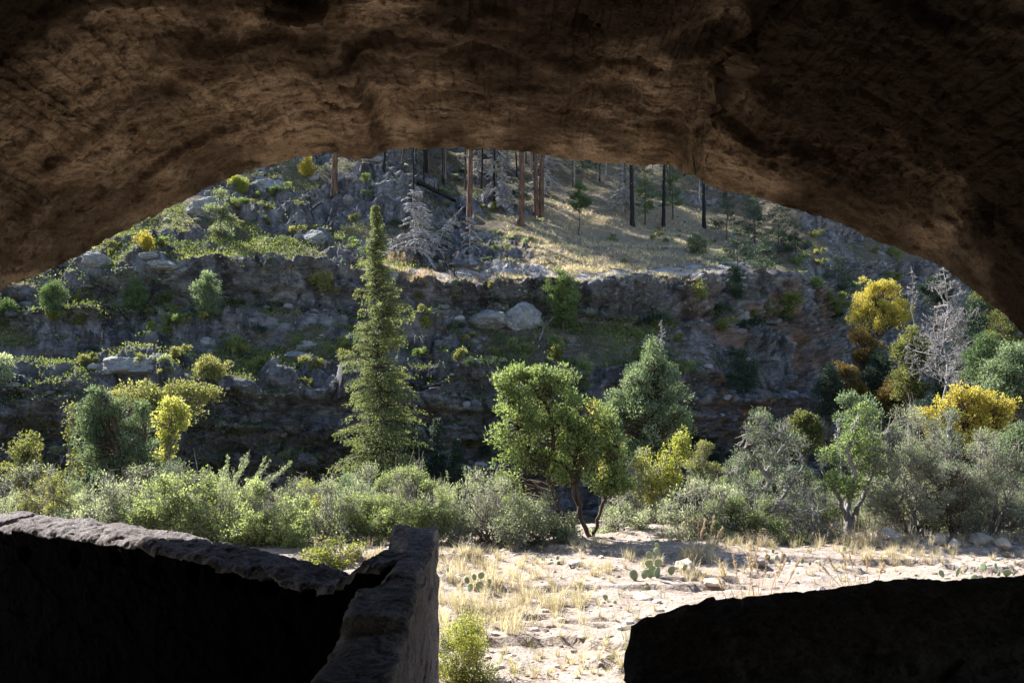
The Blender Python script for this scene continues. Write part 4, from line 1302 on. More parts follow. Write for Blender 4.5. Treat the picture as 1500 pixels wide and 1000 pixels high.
shade_trees = [(1215, 620, 62, 540, 26, "dark leafy tree at the foot of the cliff where the side canyon opens"), (1335, 600, 60, 470, 34, "very dark tree filling the shade beside the bleached trunk"),
               (1290, 640, 68, 505, 30, "black green tree in the shade under the golden cottonwood"), (1425, 640, 62, 430, 30, "dark tree behind the bleached tree's right branches"),
               (1470, 620, 70, 440, 34, "dark tree in front of the cave's right arch end"), (1395, 640, 58, 520, 34, "low dark thicket under the bleached tree"), (1260, 650, 46, 585, 26, "dark blue green sapling in shade between the orange trees"),
               (1180, 670, 58, 590, 24, "shaded bush against the foot of the side canyon cliff"), (1350, 660, 50, 590, 34, "shaded bush below the rust brown tree"), (1370, 450, 88, 405, 26, "dim green treetop high behind the bleached tree"), (1445, 480, 84, 420, 30, "dim tree below the right end of the cave roof")]
for i, (px, by, d, top, w, lab) in enumerate(shade_trees):
    x = (px - 750) / F * d
    zb = max(gz(x, d)[0], (500 - by - 40) / F * d)
    h = by - top
    plant("shaded_tree", lab, "tree", float(d), [[(px, by + 30), (px + 2, by - h * .4), (px, top + 12)]],
          [(px, top + h * .18, w * .5, h * .18), (px - w * .4, top + h * .4, w * .6, h * .2), (px + w * .45, top + h * .45, w * .6, h * .22), (px, top + h * .7, w * .9, h * .25)], "far", ["darkfir", "olive", "darkfir"][i % 3], seed=300 + i, trunk_r=.14, base=np.array([x, d, zb]), tint=.3, leafscale=1.1)

# trees rooted on the ledges of the far cliff
def on_hill(name, label, cat, px, py, top, w, style, leaf, seed, trunk=.06, blobs=None, bark="bark", parts=("trunk", "crown"), tint=.5, group=None, fill=1.0, leafscale=1.0):
    b = hill_px(px, py)
    d = float(b[1])
    h = py - top
    if blobs is None:
        blobs = [(px, top + h * .16, w * .22, h * .16), (px - w * .14, top + h * .36, w * .3, h * .18), (px + w * .16, top + h * .42, w * .3, h * .18), (px, top + h * .62, w * .45, h * .22), (px + w * .05, top + h * .82, w * .42, h * .14)]
    b[2] -= .1
    return plant(name, label, cat, d, [[(px, py), (px + 1, py - h * .4), (px, top + h * .12)]], blobs, style, leaf, group, seed, bark, trunk, b, parts, tint, fill, 0, 1.0, leafscale)


plant("cottonwood_tree", "shaded lower crown of the golden cottonwood, its shade given by brown leaves", "tree", 70.0, [[(1266, 640), (1264, 560), (1266, 500)]], [(1262, 494, 20, 14), (1280, 508, 20, 12), (1256, 520, 16, 14), (1272, 528, 20, 10)], "far", "rust", seed=86, trunk_r=.16, base=np.array([(1266 - 750) / F * 70, 70.0, -10.0]), tint=.3, fill=.8)  # stands in for the shaded lower crown, shade put into leaf colour
on_hill("juniper_tree", "green juniper on the ledge right of the pale flat boulders", "tree", 824, 482, 390, 60, "farpine", "juniper", 101, .12, tint=.55)
on_hill("pine_tree", "lone young pine with tufted crown and thin bare trunk on the sunlit slope", "tree", 848, 346, 268, 30, "farpine", "pine", 102, .07, [(850, 276, 8, 8), (846, 288, 12, 8), (856, 296, 11, 9), (846, 302, 10, 6)], tint=.5)
on_hill("pine_tree", "young pine with pale green needles by the left end of the arch", "tree", 76, 462, 410, 42, "farpine", "pine", 103, .09, tint=.62)
on_hill("pine_tree", "small round pine on the left ledge beside a bushy one", "tree", 199, 456, 410, 38, "farpine", "pine", 104, .08, tint=.55)
on_hill("juniper_tree", "small bushy juniper on the left ledge between two pines", "tree", 241, 448, 406, 36, "farpine", "juniper", 105, .08, tint=.45)
on_hill("fir_tree", "dark green fir standing against the left cliff face", "tree", 303, 470, 396, 46, "farpine", "bluejuniper", 106, .10, tint=.45)
on_hill("pine_tree", "small pine cut off by the left end of the cave roof", "tree", 8, 478, 436, 34, "farpine", "pine", 107, .08, tint=.5)
on_hill("shrub", "pale leafy shrub at the left edge half way down the cliff", "shrub", 2, 560, 520, 44, "far", "sage", 108, .04, None, "twig", ("stem", "foliage"), .7)
on_hill("shrub", "yellow green shrub on the cliff ledge under the dark rock hollow", "shrub", 1023, 458, 408, 32, "far", "olive", 109, .05, None, "twig", ("stem", "foliage"), .75)
on_hill("shrub", "dark green shrub clinging to the lower cliff right of the cone shaped juniper", "shrub", 1088, 575, 512, 46, "far", "darkfir", 110, .05, None, "twig", ("stem", "foliage"), .7)
on_hill("shrub", "glowing yellow shrub beside the tall fir on the upper ledge", "shrub", 628, 478, 455, 40, "far", "lime", 111, .04, None, "twig", ("stem", "foliage"), .5)
on_hill("shrub", "small golden yellow shrub under the arch at the upper left", "shrub", 450, 262, 230, 22, "far", "yellow", 112, .04, None, "twig", ("stem", "foliage"), .45)
on_hill("shrub", "orange yellow shrub on the rocky slope along the left arch", "shrub", 212, 366, 342, 28, "far", "yellow", 113, .04, None, "twig", ("stem", "foliage"), .4)
on_hill("shrub", "round olive shrub on the cliff edge left of the tall fir", "shrub", 470, 428, 398, 54, "far", "olive", 114, .04, None, "twig", ("stem", "foliage"), .62)
on_hill("shrub", "yellow green shrub in the centre of the left cliff", "shrub", 308, 556, 522, 62, "far", "olive", 115, .04, None, "twig", ("stem", "foliage"), .7)
on_hill("shrub", "pale yellow green bush hugging the arch at upper left", "shrub", 348, 282, 256, 34, "far", "lime", 116, .04, None, "twig", ("stem", "foliage"), .3)
on_hill("shrub", "bright green sapling on the shaded ledge right of the big juniper", "shrub", 853, 566, 522, 34, "far", "leafy", 117, .04, None, "twig", ("stem", "foliage"), .6)
on_hill("shrub", "fine leaved grey tree with dark stem beside the left arch", "tree", 322, 352, 280, 46, "far", "sage", 118, .07, None, "bark", ("trunk", "crown"), .2, None, .5)
on_hill("shrub", "grey green tree among shadow stripes on the right slope", "tree", 1022, 372, 340, 36, "far", "sage", 119, .06, None, "bark", ("trunk", "crown"), .3, None, .7)
on_hill("fir_tree", "slender dark fir at the rim of the lower right cliff", "tree", 1078, 442, 385, 22, "farpine", "darkfir", 120, .06, tint=.4)
dead_tree("dead_branch_snag", "small pale lichened snag on top of the cone shaped juniper", np.array([(965 - 750) / F * 33, 33.0, -1.4]), 2.3, 121, "bone", .25, 4, .04, None, .05, "dead tree", .5)

# burnt trunks, some with unseen crowns added for shade, and dead firs of the upper slope
for i, (px, py, w, bark, hgt, lab) in enumerate(((490, 285, 9, "redbark", 21, "reddish scorched trunk nearest the golden shrub at the upper left"), (625, 254, 6, "char", 22, "black charred trunk at the top of the shaded slope"),
                                                  (688, 335, 10, "redbark", 16, "reddish burnt trunk rising behind a small dead fir"), (763, 330, 10, "redbark", 17, "sunlit reddish trunk with a dark base, left of a close pair"),
                                                  (785, 318, 8, "redbark", 17, "left trunk of the close pair of reddish burnt trunks"), (792, 319, 8, "redbark", 17, "right darker trunk of the close pair of burnt trunks"),
                                                  (926, 330, 7, "char", 16, "black charred trunk beside the drooping dead fir"), (972, 333, 6, "char", 15, "black charred trunk with green tufts behind it"),
                                                  (1032, 334, 6, "char", 15, "rightmost black charred trunk under the roof notch"), (724, 305, 4, "char", 12, "thin black charred pole between reddish trunks"),
                                                  (563, 250, 4, "char", 20, "thin grey pole on the upper shaded slope"), (652, 262, 4, "deadgrey", 9, "thin pole right of the charred trunk near the arch"))):
    b = hill_px(px, py)
    pole("burnt_trunk", lab, b, hgt, w * .5 / F * b[1], bark, 200 + i, "tall trunks on the far slope", [.012, -.02, .006, .01, -.004, .02, -.012][i % 7], 12 if i != 3 else 16, crown=({0: 14, 2: 9, 5: 26, 6: 40}.get(i, 0)))
for i, (px, py, top, rm, lab, ln) in enumerate(((608, 372, 278, 3.1, "grey dead fir with drooping bare branches left of the reddish trunks", (-.3, 0)), (688, 372, 318, 1.6, "small pale dead fir at the foot of a reddish trunk", (0, 0)),
                                                (912, 312, 232, 2.2, "dead fir with hanging grey twigs left of a charred trunk", (0, 0)), (700, 262, 190, 2.6, "shaded dead fir behind the tallest reddish trunk", (0, 0)), (735, 300, 205, 2.6, "dim dead fir between the reddish trunks", (0, 0)),
                                                (640, 366, 320, 1.7, "low dead fir branch pile right of the grey dead fir", (1.6, 0)), (800, 285, 200, 2.4, "dead fir right behind the close pair of trunks", (0, 0)))):
    b = hill_px(px, py)
    h = (py - top) / F * b[1]
    conifer("dead_fir", lab, "dead tree", b, h, rm, max(12, int(h * 2.6)), None, "palegrey", 220 + i, "dead firs on the far slope", lean=ln, start=.05, droop=.62, bare_twigs=30, ragged=.45, power=.75, trunk_r=.10)
for i, (px, py, top, rm, lab) in enumerate(((945, 330, 235, 2.2, "pine with light green tufts between two charred trunks"), (985, 322, 236, 2.4, "pine with pale green top just left of the roof notch"), (1065, 352, 280, 2.6, "shaded pine right of the rightmost charred trunk"),
                                            (1105, 362, 285, 3.0, "dark pine on the shaded slope below the roof slab"), (1140, 372, 300, 3.0, "dark pine farther right on the shaded slope"), (1080, 395, 330, 2.2, "dim pine standing lower on the shaded slope"),
                                            (1165, 385, 318, 2.6, "last dark pine before the side canyon"), (1120, 402, 345, 2.2, "small dark pine at the rim of the shaded slope"), (1228, 425, 372, 2.8, "shaded pine on the rim above the side canyon"), (860, 262, 205, 2.4, "shaded pine under the arch above the lone young pine"))):
    b = hill_px(px, py)
    h = (py - top) / F * b[1]
    conifer("pine_tree", lab, "tree", b, h, rm, max(10, int(h * 2.2)), "pine" if i < 2 else "darkfir", "bark", 240 + i, "pines on the far slope", start=.22, fine=.8, droop=.05, ragged=.5, power=.6, gap=.3)

rng3 = np.random.default_rng(88)
for i in range(44):
    px = rng3.uniform(548, 1035)
    py = 232 + 50 * rng3.random() + (.10 * (px - 800) if px > 800 else 0)
    b = hill_px(px, py)
    if b[1] > 190:
        continue
    pole("burnt_trunk", "thin dark trunk in the stand at the top of the far slope", b, (rng3.uniform(15, 20) if px < 800 and i % 4 != 1 else rng3.uniform(6, 13)), rng3.uniform(.08, .16), ["char", "deadgrey", "char", "bark"][i % 4], 900 + i, "thin dark trunks at the top of the far slope", rng3.normal() * .03, 14, stublen=1.5, crown=(46 if px < 800 and i % 4 != 1 else 0), cfrom=.38)  # crowns out of view, added to throw shade on the upper slope

# fallen logs
for i, (x0, y0, x1, y1, r, bark, lab) in enumerate(((612, 270, 667, 298, .34, "char", "long dark log lying on the shaded slope by a round boulder"), (641, 380, 675, 420, .24, "char", "charred log lying down the slope above the cliff edge"),
                                                     (430, 330, 470, 300, .18, "char", "thin charred log on the upper left slope"), (376, 378, 384, 392, .14, "char", "short charred log at the left cliff top"), (836, 296, 850, 306, .14, "deadgrey", "pale broken log beside the lone young pine"), (655, 330, 683, 300, .10, "bone", "thin pale branch leaning beside the reddish trunk"), (800, 470, 790, 500, .09, "deadgrey", "grey stick jutting from the ledge below the boulders"))):
    a, b = hill_px(x0, y0), hill_px(x1, y1)
    log("fallen_log", lab, a + np.array([0, -.2, r * .8]), b + np.array([0, -.2, r * .8]), r, bark, 260 + i, "fallen logs on the far slope")

# boulders on the far side
for i, (px, py, w, h, mat, lab) in enumerate(((702, 467, 68, 26, "greyrock", "large flat pale boulder on the ledge above the ochre band"), (762, 463, 46, 36, "greyrock", "upright pale boulder right of the large flat boulder"), (185, 533, 78, 24, "greyrock", "long grey slab jutting from the left cliff"), (230, 524, 22, 12, "greyrock", "small flat stone at the right end of the long grey slab"),
                                               (395, 273, 46, 20, "greyrock", "pale flat boulder under the arch at the upper left"), (302, 303, 44, 28, "greyrock", "grey rounded outcrop boulder along the left arch"), (461, 344, 32, 18, "greyrock", "pale stone at the left cliff top beside a brown one"), (440, 346, 14, 12, "pinkrock", "brown stone beside a pale one at the left cliff top"),
                                               (607, 279, 18, 20, "pinkrock", "round pink boulder above the grey dead fir"), (525, 248, 16, 22, "pinkrock", "upright pinkish boulder high under the arch"), (510, 260, 20, 14, "pinkrock", "pale tilted boulder below the upright pinkish one"), (459, 260, 14, 14, "pinkrock", "tan boulder below the golden shrub"), (497, 260, 10, 9, "pinkrock", "small tan boulder by the reddish trunk at upper left"), (510, 291, 16, 11, "pinkrock", "low pinkish boulder on the shaded slope"), (530, 284, 14, 8, "pinkrock", "flat pink stone on the shaded slope"), (545, 232, 30, 12, "pinkrock", "broad pinkish boulder touching the roof edge"),
                                               (579, 402, 14, 10, "greyrock", "small grey stone on the cliff rim by the tall fir"), (598, 398, 16, 10, "greyrock", "second small stone on the cliff rim right of the tall fir"), (1085, 460, 24, 18, "greyrock", "pale block on the right ledge"), (1097, 458, 12, 16, "greyrock", "narrow upright block on the right ledge"), (1122, 470, 36, 10, "pinkrock", "thin flat slab on the right ledge"),
                                               (240, 385, 34, 12, "greyrock", "tilted grey slab on the left rocky rim"), (215, 372, 26, 10, "greyrock", "pale slanting slab along the left arch"), (270, 396, 40, 12, "greyrock", "layered slab at the top of the left cliff"), (140, 378, 36, 18, "greyrock", "grey slab right under the left arch"), (36, 440, 26, 18, "greyrock", "grey outcrop at the left end of the arch"), (448, 505, 24, 12, "greyrock", "pale ledge stone left of the tall fir"), (440, 520, 34, 10, "greyrock", "flat pale ledge stone below another left of the tall fir"), (300, 500, 16, 12, "greyrock", "little grey stone on the left ledge"))):
    c = hill_px(px, py + h * .3)
    k = c[1] / F
    c = c + np.array([0, .16 * w * k, h * k * .08])
    boulder("boulder", lab, c, (w * k * .56, w * k * .42, h * k * .62), mat, 400 + i, (i * 1.7) % .8 - .4, "boulders on the far side", 7 + i % 4, .13, ((i * 37) % 10 - 5) * .03)


# ================================================================ SCATTERED SHRUBS, GRASS AND STONES
def proto_shrub(name, leaf, bark, seed, size, flat, nclump=16, leafL=.17, leafW=.085, n=60):
    rng = np.random.default_rng(seed)
    wood, crown = Geo(), Geo()
    lobes = rng.normal(size=(4, 3)) * np.array([.62, .62, .22]) * size
    for ci, c in enumerate(ball(rng, nclump, .3)):
        p = lobes[ci % 4] * [1.25, .8, .45, 1.0][ci % 4] + c * size * np.array([.62, .62, flat * .62]) * [.6, .8, 1.1, .7][ci % 4] + np.array([0, 0, size * flat * .75])
        p[2] = max(p[2], .12)
        wood.tube(curve_pts(rng.normal(size=3) * np.array([.1, .1, 0]), p, rng, 4, 0, .08), [.03, .02, .014, .008], 3)
        add_clump(crown, wood, rng, p, size * rng.uniform(.22, .42), n, leafL, leafW, .35, p * .6, np.clip(.5 + rng.normal() * .15, 0, 1), .2, .8, 2, .007)
    root = thing(name, "x", "shrub", (0, 0, 0))
    wood.build("stem", M[bark], root)
    crown.build("foliage", M[leaf], root, smooth=False)
    return root


protos = {
    "olive": [proto_shrub("shrub", "olive", "twig", 601, .75, .75), proto_shrub("shrub", "olive", "twig", 602, .95, .55, 20)],
    "green": [proto_shrub("shrub", "leafy", "twig", 603, .8, .75), proto_shrub("shrub", "juniper", "twig", 604, .9, .9, 20)],
    "sage": [proto_shrub("shrub", "sage", "twig", 605, .7, .8)],
    "dark": [proto_shrub("shrub", "darkfir", "twig", 606, .95, .75, 20), proto_shrub("shrub", "cover", "twig", 607, 1.1, .6, 22)],
}
first_used = {}
WORD = {"olive": "low olive yellow shrub", "green": "low green shrub", "sage": "low grey sage shrub", "dark": "low dark green shrub"}


def place_scatter(kind, px, py, scale, where, rng):
    b = hill_px(px, py)
    if b[1] > 150:
        return
    k = rng.integers(len(protos[kind]))
    pr = protos[kind][k]
    lab = WORD[kind] + " " + where
    grp = WORD[kind] + "s " + where
    b[2] -= .12
    if (kind, k) not in first_used:
        first_used[(kind, k)] = 1
        pr.location = [float(c) for c in b]
        pr.rotation_euler = (0, 0, rng.uniform(0, 6.28))
        pr.scale = (scale,) * 3
        pr["label"], pr["group"] = lab, grp
        return
    copy_thing(pr, b, rng.uniform(0, 6.28), scale * rng.uniform(.8, 1.2), lab, grp)


rng = np.random.default_rng(77)
regions = [   # kinds, where, pixel box as a sloping band (x0, x1, y0 at x0, y0 at x1, thickness), count, scale
    (("green", "olive", "green"), "among the rocks along the left arch", 120, 420, 385, 268, 36, 34, .75),
    (("olive", "green", "olive"), "on the upper left slope", 380, 520, 310, 335, 44, 22, .75),
    (("olive", "dark", "olive", "green"), "on the ledge under the left cliff", 20, 420, 470, 468, 36, 46, .75),
    (("olive", "dark", "olive", "sage"), "on the lower ledge of the left cliff", 100, 470, 532, 530, 34, 44, .85),
    (("olive", "dark"), "on the cliff left of the tall fir", 425, 520, 480, 520, 40, 14, .8),
    (("olive", "green", "dark"), "on the ledge below the flat boulders", 600, 850, 515, 525, 34, 34, 1.05),
    (("dark", "olive"), "beside the flat boulders", 610, 800, 440, 448, 26, 16, .8),
    (("dark", "dark", "olive"), "on the shaded right ledge", 930, 1160, 480, 470, 40, 36, 1.0),
    (("dark", "green"), "on the lower ledge of the right cliff", 860, 1130, 535, 545, 40, 26, 1.0),
    (("dark", "dark", "sage"), "on the shaded upper slope", 500, 820, 262, 270, 60, 40, .9),
    (("olive", "sage", "green"), "at the edge of the sunlit slope", 690, 780, 345, 355, 30, 16, .75),
    (("sage", "olive", "green"), "between the shadow stripes of the right slope", 780, 1100, 325, 385, 50, 34, .65),
    (("dark", "dark", "green"), "around the mouth of the side canyon", 1130, 1250, 420, 460, 70, 26, 1.2),
    (("dark", "olive"), "on the far hillside at the right", 1180, 1460, 370, 420, 50, 30, 1.5),
    (("dark", "sage"), "at the foot of the far cliff", 0, 520, 690, 690, 40, 30, 1.1),
    (("dark",), "in the shade at the cliff foot behind the junipers", 640, 1180, 660, 640, 60, 30, 1.2),
]
for kinds, where, x0, x1, ya, yb, th, cnt, scl in regions:
    for _ in range(int(cnt * .44)):
        t = rng.random()
        place_scatter(kinds[rng.integers(len(kinds))], x0 + (x1 - x0) * t, ya + (yb - ya) * t + rng.normal() * th * .4, scl * rng.uniform(.6, 1.25), where, rng)

# ---- plants of the terrace
class PadLib:
    meshes = []


def pad_mesh(seed):
    rng = np.random.default_rng(seed)
    th, ph = np.meshgrid(np.linspace(0, np.pi, 14), np.linspace(0, 2 * np.pi, 22, endpoint=False), indexing="ij")
    x = np.sin(th) * np.cos(ph)
    y = np.sin(th) * np.sin(ph)
    z = np.cos(th)
    V = np.stack([x * .40 * (1 + .18 * z), np.sign(y) * np.abs(y) ** .8 * .07, z * .5 + .5], -1).reshape(-1, 3)
    V[:, 1] += .05 * np.sin(V[:, 2] * 3 + seed)
    idx = np.arange(14 * 22).reshape(14, 22)
    nx = np.roll(idx, -1, axis=1)
    Q = np.stack([idx[:-1], idx[1:], nx[1:], nx[:-1]], -1).reshape(-1, 4)
    g_ = Geo()
    g_.raw(V, Q, .5)
    # spine clusters
    for _ in range(60):
        k = rng.integers(len(V))
        o = V[k].copy()
        n_ = np.array([o[0] * 1.0, np.sign(o[1]) * .5, (o[2] - .5) * .8])
        for _ in range(3):
            e = o + nrm(n_ + rng.normal(size=3) * .4) * .11
            s = rng.normal(size=3) * .004
            g_.tris(np.array([[o - s, o + s, e]]), 1.0)
    return g_


m = NT("prickly_pear_pad")
v = m.pos()
col = m.ramp(m.noise(v, 6, 5, .6), [(.3, (.14, .19, .09)), (.55, (.25, .30, .16)), (.75, (.40, .41, .24))])
dots = m.n("TexVoronoi", Vector=v, Scale=9).outputs["Distance"]
col = m.mix(m.ramp(dots, [(.10, .8), (.17, 0)]), col, (.33, .28, .17))
col = m.mix(m.ramp(m.attr("tint"), [(.8, 0), (.9, 1)]), col, (.62, .56, .42))
PAD = m.finish(col, .6, m.bump(m.noise(v, 20, 4), .3, .02), .3)


def prickly_pear(label, px, py, pads, seed, size=.24):
    size *= .64
    b = ground_px(px, py)
    rng = np.random.default_rng(seed)
    root = thing("prickly_pear", label, "cactus", b, "prickly pears on the terrace")
    k = b[1] / F
    for i, (dx, dy, s, tilt) in enumerate(pads):
        gm = pad_mesh(seed * 20 + i)
        sc_ = size * s
        Vs = [vv * sc_ for vv in gm.V]
        gm.V = Vs
        o = gm.build("pad", PAD, root)
        o.location = (dx * k, rng.uniform(-.18, .12), dy * k - .01)
        o.rotation_euler = (rng.uniform(-.5, .4), tilt * 1.4 + rng.uniform(-.2, .2), rng.uniform(-.8, .8))
    return root


prickly_pear("largest prickly pear cactus, many upright pads beside tan grass at the middle of the terrace", 955, 845,
             [(-26, 0, 1.0, -.3), (-14, 2, .9, .1), (0, 0, 1.1, .25), (8, 0, 1.1, -.1), (4, 18, .9, .3), (-8, 18, 1.0, .2), (0, 26, .8, -.4), (8, 36, .8, -.3), (28, 4, .95, .1), (-2, 2, .9, -.5), (48, 8, .7, .2), (6, 44, .6, .1)], 3, .29)
prickly_pear("prickly pear cactus with a clump of round pads in pale grass near the cross wall", 700, 868,
             [(-24, -6, .8, -.4), (-12, 2, .9, -.1), (0, 2, 1.0, .1), (12, 0, .9, .2), (4, 18, .9, .1), (16, 14, .7, .4), (-4, 20, .7, -.2), (-14, 16, .7, -.2)], 4, .25)
prickly_pear("tiny prickly pear with two pads and a pale stick", 893, 880, [(-4, 0, 1.0, -.2), (4, 0, .8, .3)], 5, .16)
prickly_pear("small prickly pear with a row of low pads behind pale grass", 793, 824, [(-8, 0, 1, -.1), (2, 0, .9, .2), (16, -2, .9, .1), (24, 0, 1.0, -.2), (22, 8, .7, .2), (-6, 8, .7, .3)], 6, .17)
prickly_pear("small prickly pear left of the tall stalks near the brown rock", 1132, 822, [(-6, 0, 1, -.2), (2, 2, .9, .2), (18, 2, .7, .1), (-2, 12, .6, 0)], 7, .2)
prickly_pear("very low prickly pear with dull pads behind the brown rock", 1172, 826, [(-6, 0, 1, -.3), (4, 0, .8, .4), (10, 2, .6, .1)], 8, .17)
prickly_pear("grey green prickly pear at the dark wall's edge on the right", 1402, 846, [(-16, 0, .9, -.4), (0, 2, 1.1, 0), (12, 0, 1.0, .5), (2, 12, .6, .2)], 9, .24)
prickly_pear("pale prickly pear rightmost on the terrace", 1460, 842, [(-14, 4, 1.0, -.2), (0, 8, .9, .1), (10, 0, 1.1, .1), (24, 0, .8, .3), (-6, 0, .9, .4)], 10, .24)
prickly_pear("small prickly pear in grass before the dark twiggy shrub", 1240, 806, [(-6, 0, 1, -.2), (4, 0, 1, .2), (10, 2, .8, .5)], 11, .2)


def tall_grass(label, px, py, stalks, seed, nb=160, h=.45):
    b = ground_px(px, py)
    r_ = np.random.default_rng(seed)
    k = b[1] / F
    root = thing("grass_clump", label, "grass clump", b, "tall tan grass clumps")
    gb, gs = Geo(), Geo()
    C = np.array([[0, 0, 0.]]) + r_.normal(size=(14, 3)) * np.array([.16, .14, 0])
    tuft_blades(gb, r_, C, np.full(14, h), .007, nb // 14 + 4, .8, (.5, .12))
    for (x0, x1, yy) in stalks:
        a = np.array([x0 * k, r_.normal() * .1, 0])
        e = np.array([x1 * k, r_.normal() * .15, yy * k])
        q = curve_pts(a, e, r_, 7, 0, .015)
        gs.tube(q, np.linspace(.006, .003, 7), 4, .45)
        t = r_.uniform(.55, 1.0, 70)
        Cc = np.stack([np.interp(t * 6, np.arange(7), q[:, c]) for c in range(3)], 1) + r_.normal(size=(70, 3)) * .008
        gs.leaves(Cc, nrm(nrm(e - a) + r_.normal(size=(70, 3)) * .25), .055, .014, np.clip(.5 + r_.normal(size=70) * .15, 0, 1), r_)
    gb.build("blade", M["straw"], root, smooth=False)
    gs.build("stalk", M["pink"], root, smooth=False)
    return root


tall_grass("clump of tall pinkish seed stalks before the dark wall at right of centre", 1098, 884, [(-30, -48, 40), (-18, -40, 60), (-8, -26, 76), (4, -4, 92), (2, 10, 96), (12, 16, 70), (18, 30, 72), (30, 46, 78), (8, -14, 84), (26, 60, 60), (38, 78, 66)], 21, 160, .22)
tall_grass("bright tan bunch grass with upright plumes at the edge of the bushes", 1020, 822, [(-22, -26, 50), (-14, -14, 58), (-8, -4, 60), (0, 4, 56), (6, 16, 52), (10, 26, 60), (12, 34, 50), (-4, 8, 62), (16, 40, 40)], 22, 420, .42)
tall_grass("sparse reddish stalks behind the middle of the dark wall", 1250, 858, [(-14, -34, 40), (-6, -14, 46), (8, 4, 42), (22, 24, 40), (34, 40, 34), (-20, -42, 26)], 23, 60, .12)
tall_grass("thin pale stalks standing in front of the twisted juniper", 1255, 800, [(-16, -20, 40), (-4, -2, 44), (8, 12, 46), (18, 26, 42), (26, 36, 36), (-26, -36, 30)], 24, 260, .40)

# dry grass of the terrace (one mass)
rng = np.random.default_rng(5)
G = Geo()


def scatter_grass(cnt, fx, fy, spread, H, W, nb, tint, geo=None):
    C, Hh = [], []
    for _ in range(int(cnt * .72)):
        px, py = fx + rng.normal() * spread[0], fy + rng.normal() * spread[1]
        if py < 780 or py > 1000:
            continue
        b = ground_px(px, py)
        if b[1] > 19.5:
            continue
        C.append(b)
        Hh.append(1.0 * H * rng.uniform(.5, 1.3))
    if C:
        tuft_blades(geo or G, rng, np.array(C), np.array(Hh), W, nb, .75, tint)


for (fx, fy, sx, sy, cnt, H) in ((690, 900, 36, 14, 60, .26), (740, 905, 40, 16, 60, .28), (665, 835, 26, 12, 40, .26), (730, 838, 40, 12, 50, .24), (790, 885, 26, 9, 40, .22), (835, 882, 26, 8, 40, .22), (715, 870, 40, 14, 60, .24),
                                (820, 850, 40, 10, 24, .14), (880, 836, 12, 5, 22, .18), (935, 826, 24, 7, 24, .26), (1020, 838, 26, 8, 24, .26), (1180, 790, 70, 7, 120, .26), (1110, 792, 40, 6, 40, .24), (1280, 812, 50, 8, 60, .20), (1250, 835, 50, 8, 30, .14),
                                (1330, 818, 50, 8, 40, .18), (1400, 790, 60, 7, 50, .24), (1480, 790, 30, 8, 30, .3), (720, 960, 60, 14, 12, .16), (860, 975, 46, 10, 40, .12), (960, 930, 60, 25, 26, .10), (780, 812, 60, 6, 40, .18), (690, 812, 40, 6, 40, .24), (1000, 880, 120, 25, 26, .08),
                                (520, 815, 40, 6, 50, .2), (865, 800, 30, 4, 24, .24), (1340, 795, 120, 5, 70, .28), (1040, 800, 60, 5, 30, .26), (1440, 815, 50, 10, 40, .16)):
    scatter_grass(cnt, fx, fy, (sx, sy), H, .006, 34, (.58, .16))
tag(G.build("dry_grass", M["straw"], smooth=False), "dry straw coloured grass tufts over the rocky terrace", "grass", None, "stuff")
G2 = Geo()
for (fx, fy, sx, sy, cnt, H) in ((940, 920, 40, 26, 26, .26), (915, 975, 30, 12, 20, .14), (730, 985, 40, 10, 16, .14), (1180, 795, 60, 5, 20, .3)):
    scatter_grass(cnt, fx, fy, (sx, sy), H, .006, 12, (.55, .2), G2)
tag(G2.build("green_weeds", M["olive"], smooth=False), "thin green weeds on the terrace", "weeds", None, "stuff")

# loose stones on the terrace: the ones one can point at, then the gravel
for i, (px, py, w, h, mat, lab) in enumerate(((1106, 828, 26, 14, "pinkrock", "brown pointed stone by the tall pink stalks"), (1005, 836, 30, 18, "palerock", "pale stone with dark underside beside the largest prickly pear"), (1306, 790, 30, 16, "palerock", "rounded white stone under the dark twiggy shrub"), (1378, 797, 26, 16, "palerock", "white wedge stone near the grey shrub on the right"), (1398, 800, 16, 12, "palerock", "small white stone right of the white wedge stone"), (1438, 795, 30, 14, "palerock", "white stone at the right end of the terrace"), (1470, 800, 24, 12, "palerock", "low white stone nearest the right edge"),
                                               (1044, 856, 26, 10, "palerock", "flat pale stone before the bunch grass"), (1204, 866, 14, 8, "pinkrock", "small brown stone near the edge of the dark wall"), (940, 876, 26, 6, "palerock", "thin white flake of rock right of the tiny prickly pear"), (840, 826, 22, 6, "palerock", "flat stone in the middle of the pale bedrock"), (1330, 846, 18, 7, "palerock", "low stone behind the dark wall on the right"))):
    b = ground_px(px, py)
    k = b[1] / F
    boulder("stone", lab, b + np.array([0, 0, h * k * .3]), (w * k * .55, w * k * .45, h * k * .6), mat, 700 + i, i * 1.3, "loose stones on the terrace", 11, .05)
GR = Geo()
for _ in range(2600):
    d = 8.6 + 11 * rng.random() ** 1.3
    px = rng.uniform(520, 1500)
    x = (px - 750) / F * d
    s = .010 + .045 * rng.random() ** 4
    V_, Q_ = rock_mesh(rng, (s * rng.uniform(.8, 1.6), s, s * .6), 5, 7, .0)
    GR.raw(V_ + np.array([x, d, gz(x, d)[0] + s * .2]), Q_, rng.random())
M["gravelstone"] = plain_tint_mat("gravel_stone", [(0, (.22, .17, .13)), (.5, (.45, .38, .31)), (1, (.66, .60, .53))])
tag(GR.build("gravel", M["gravelstone"], smooth=False), "loose gravel and stone chips over the terrace", "gravel", None, "stuff")

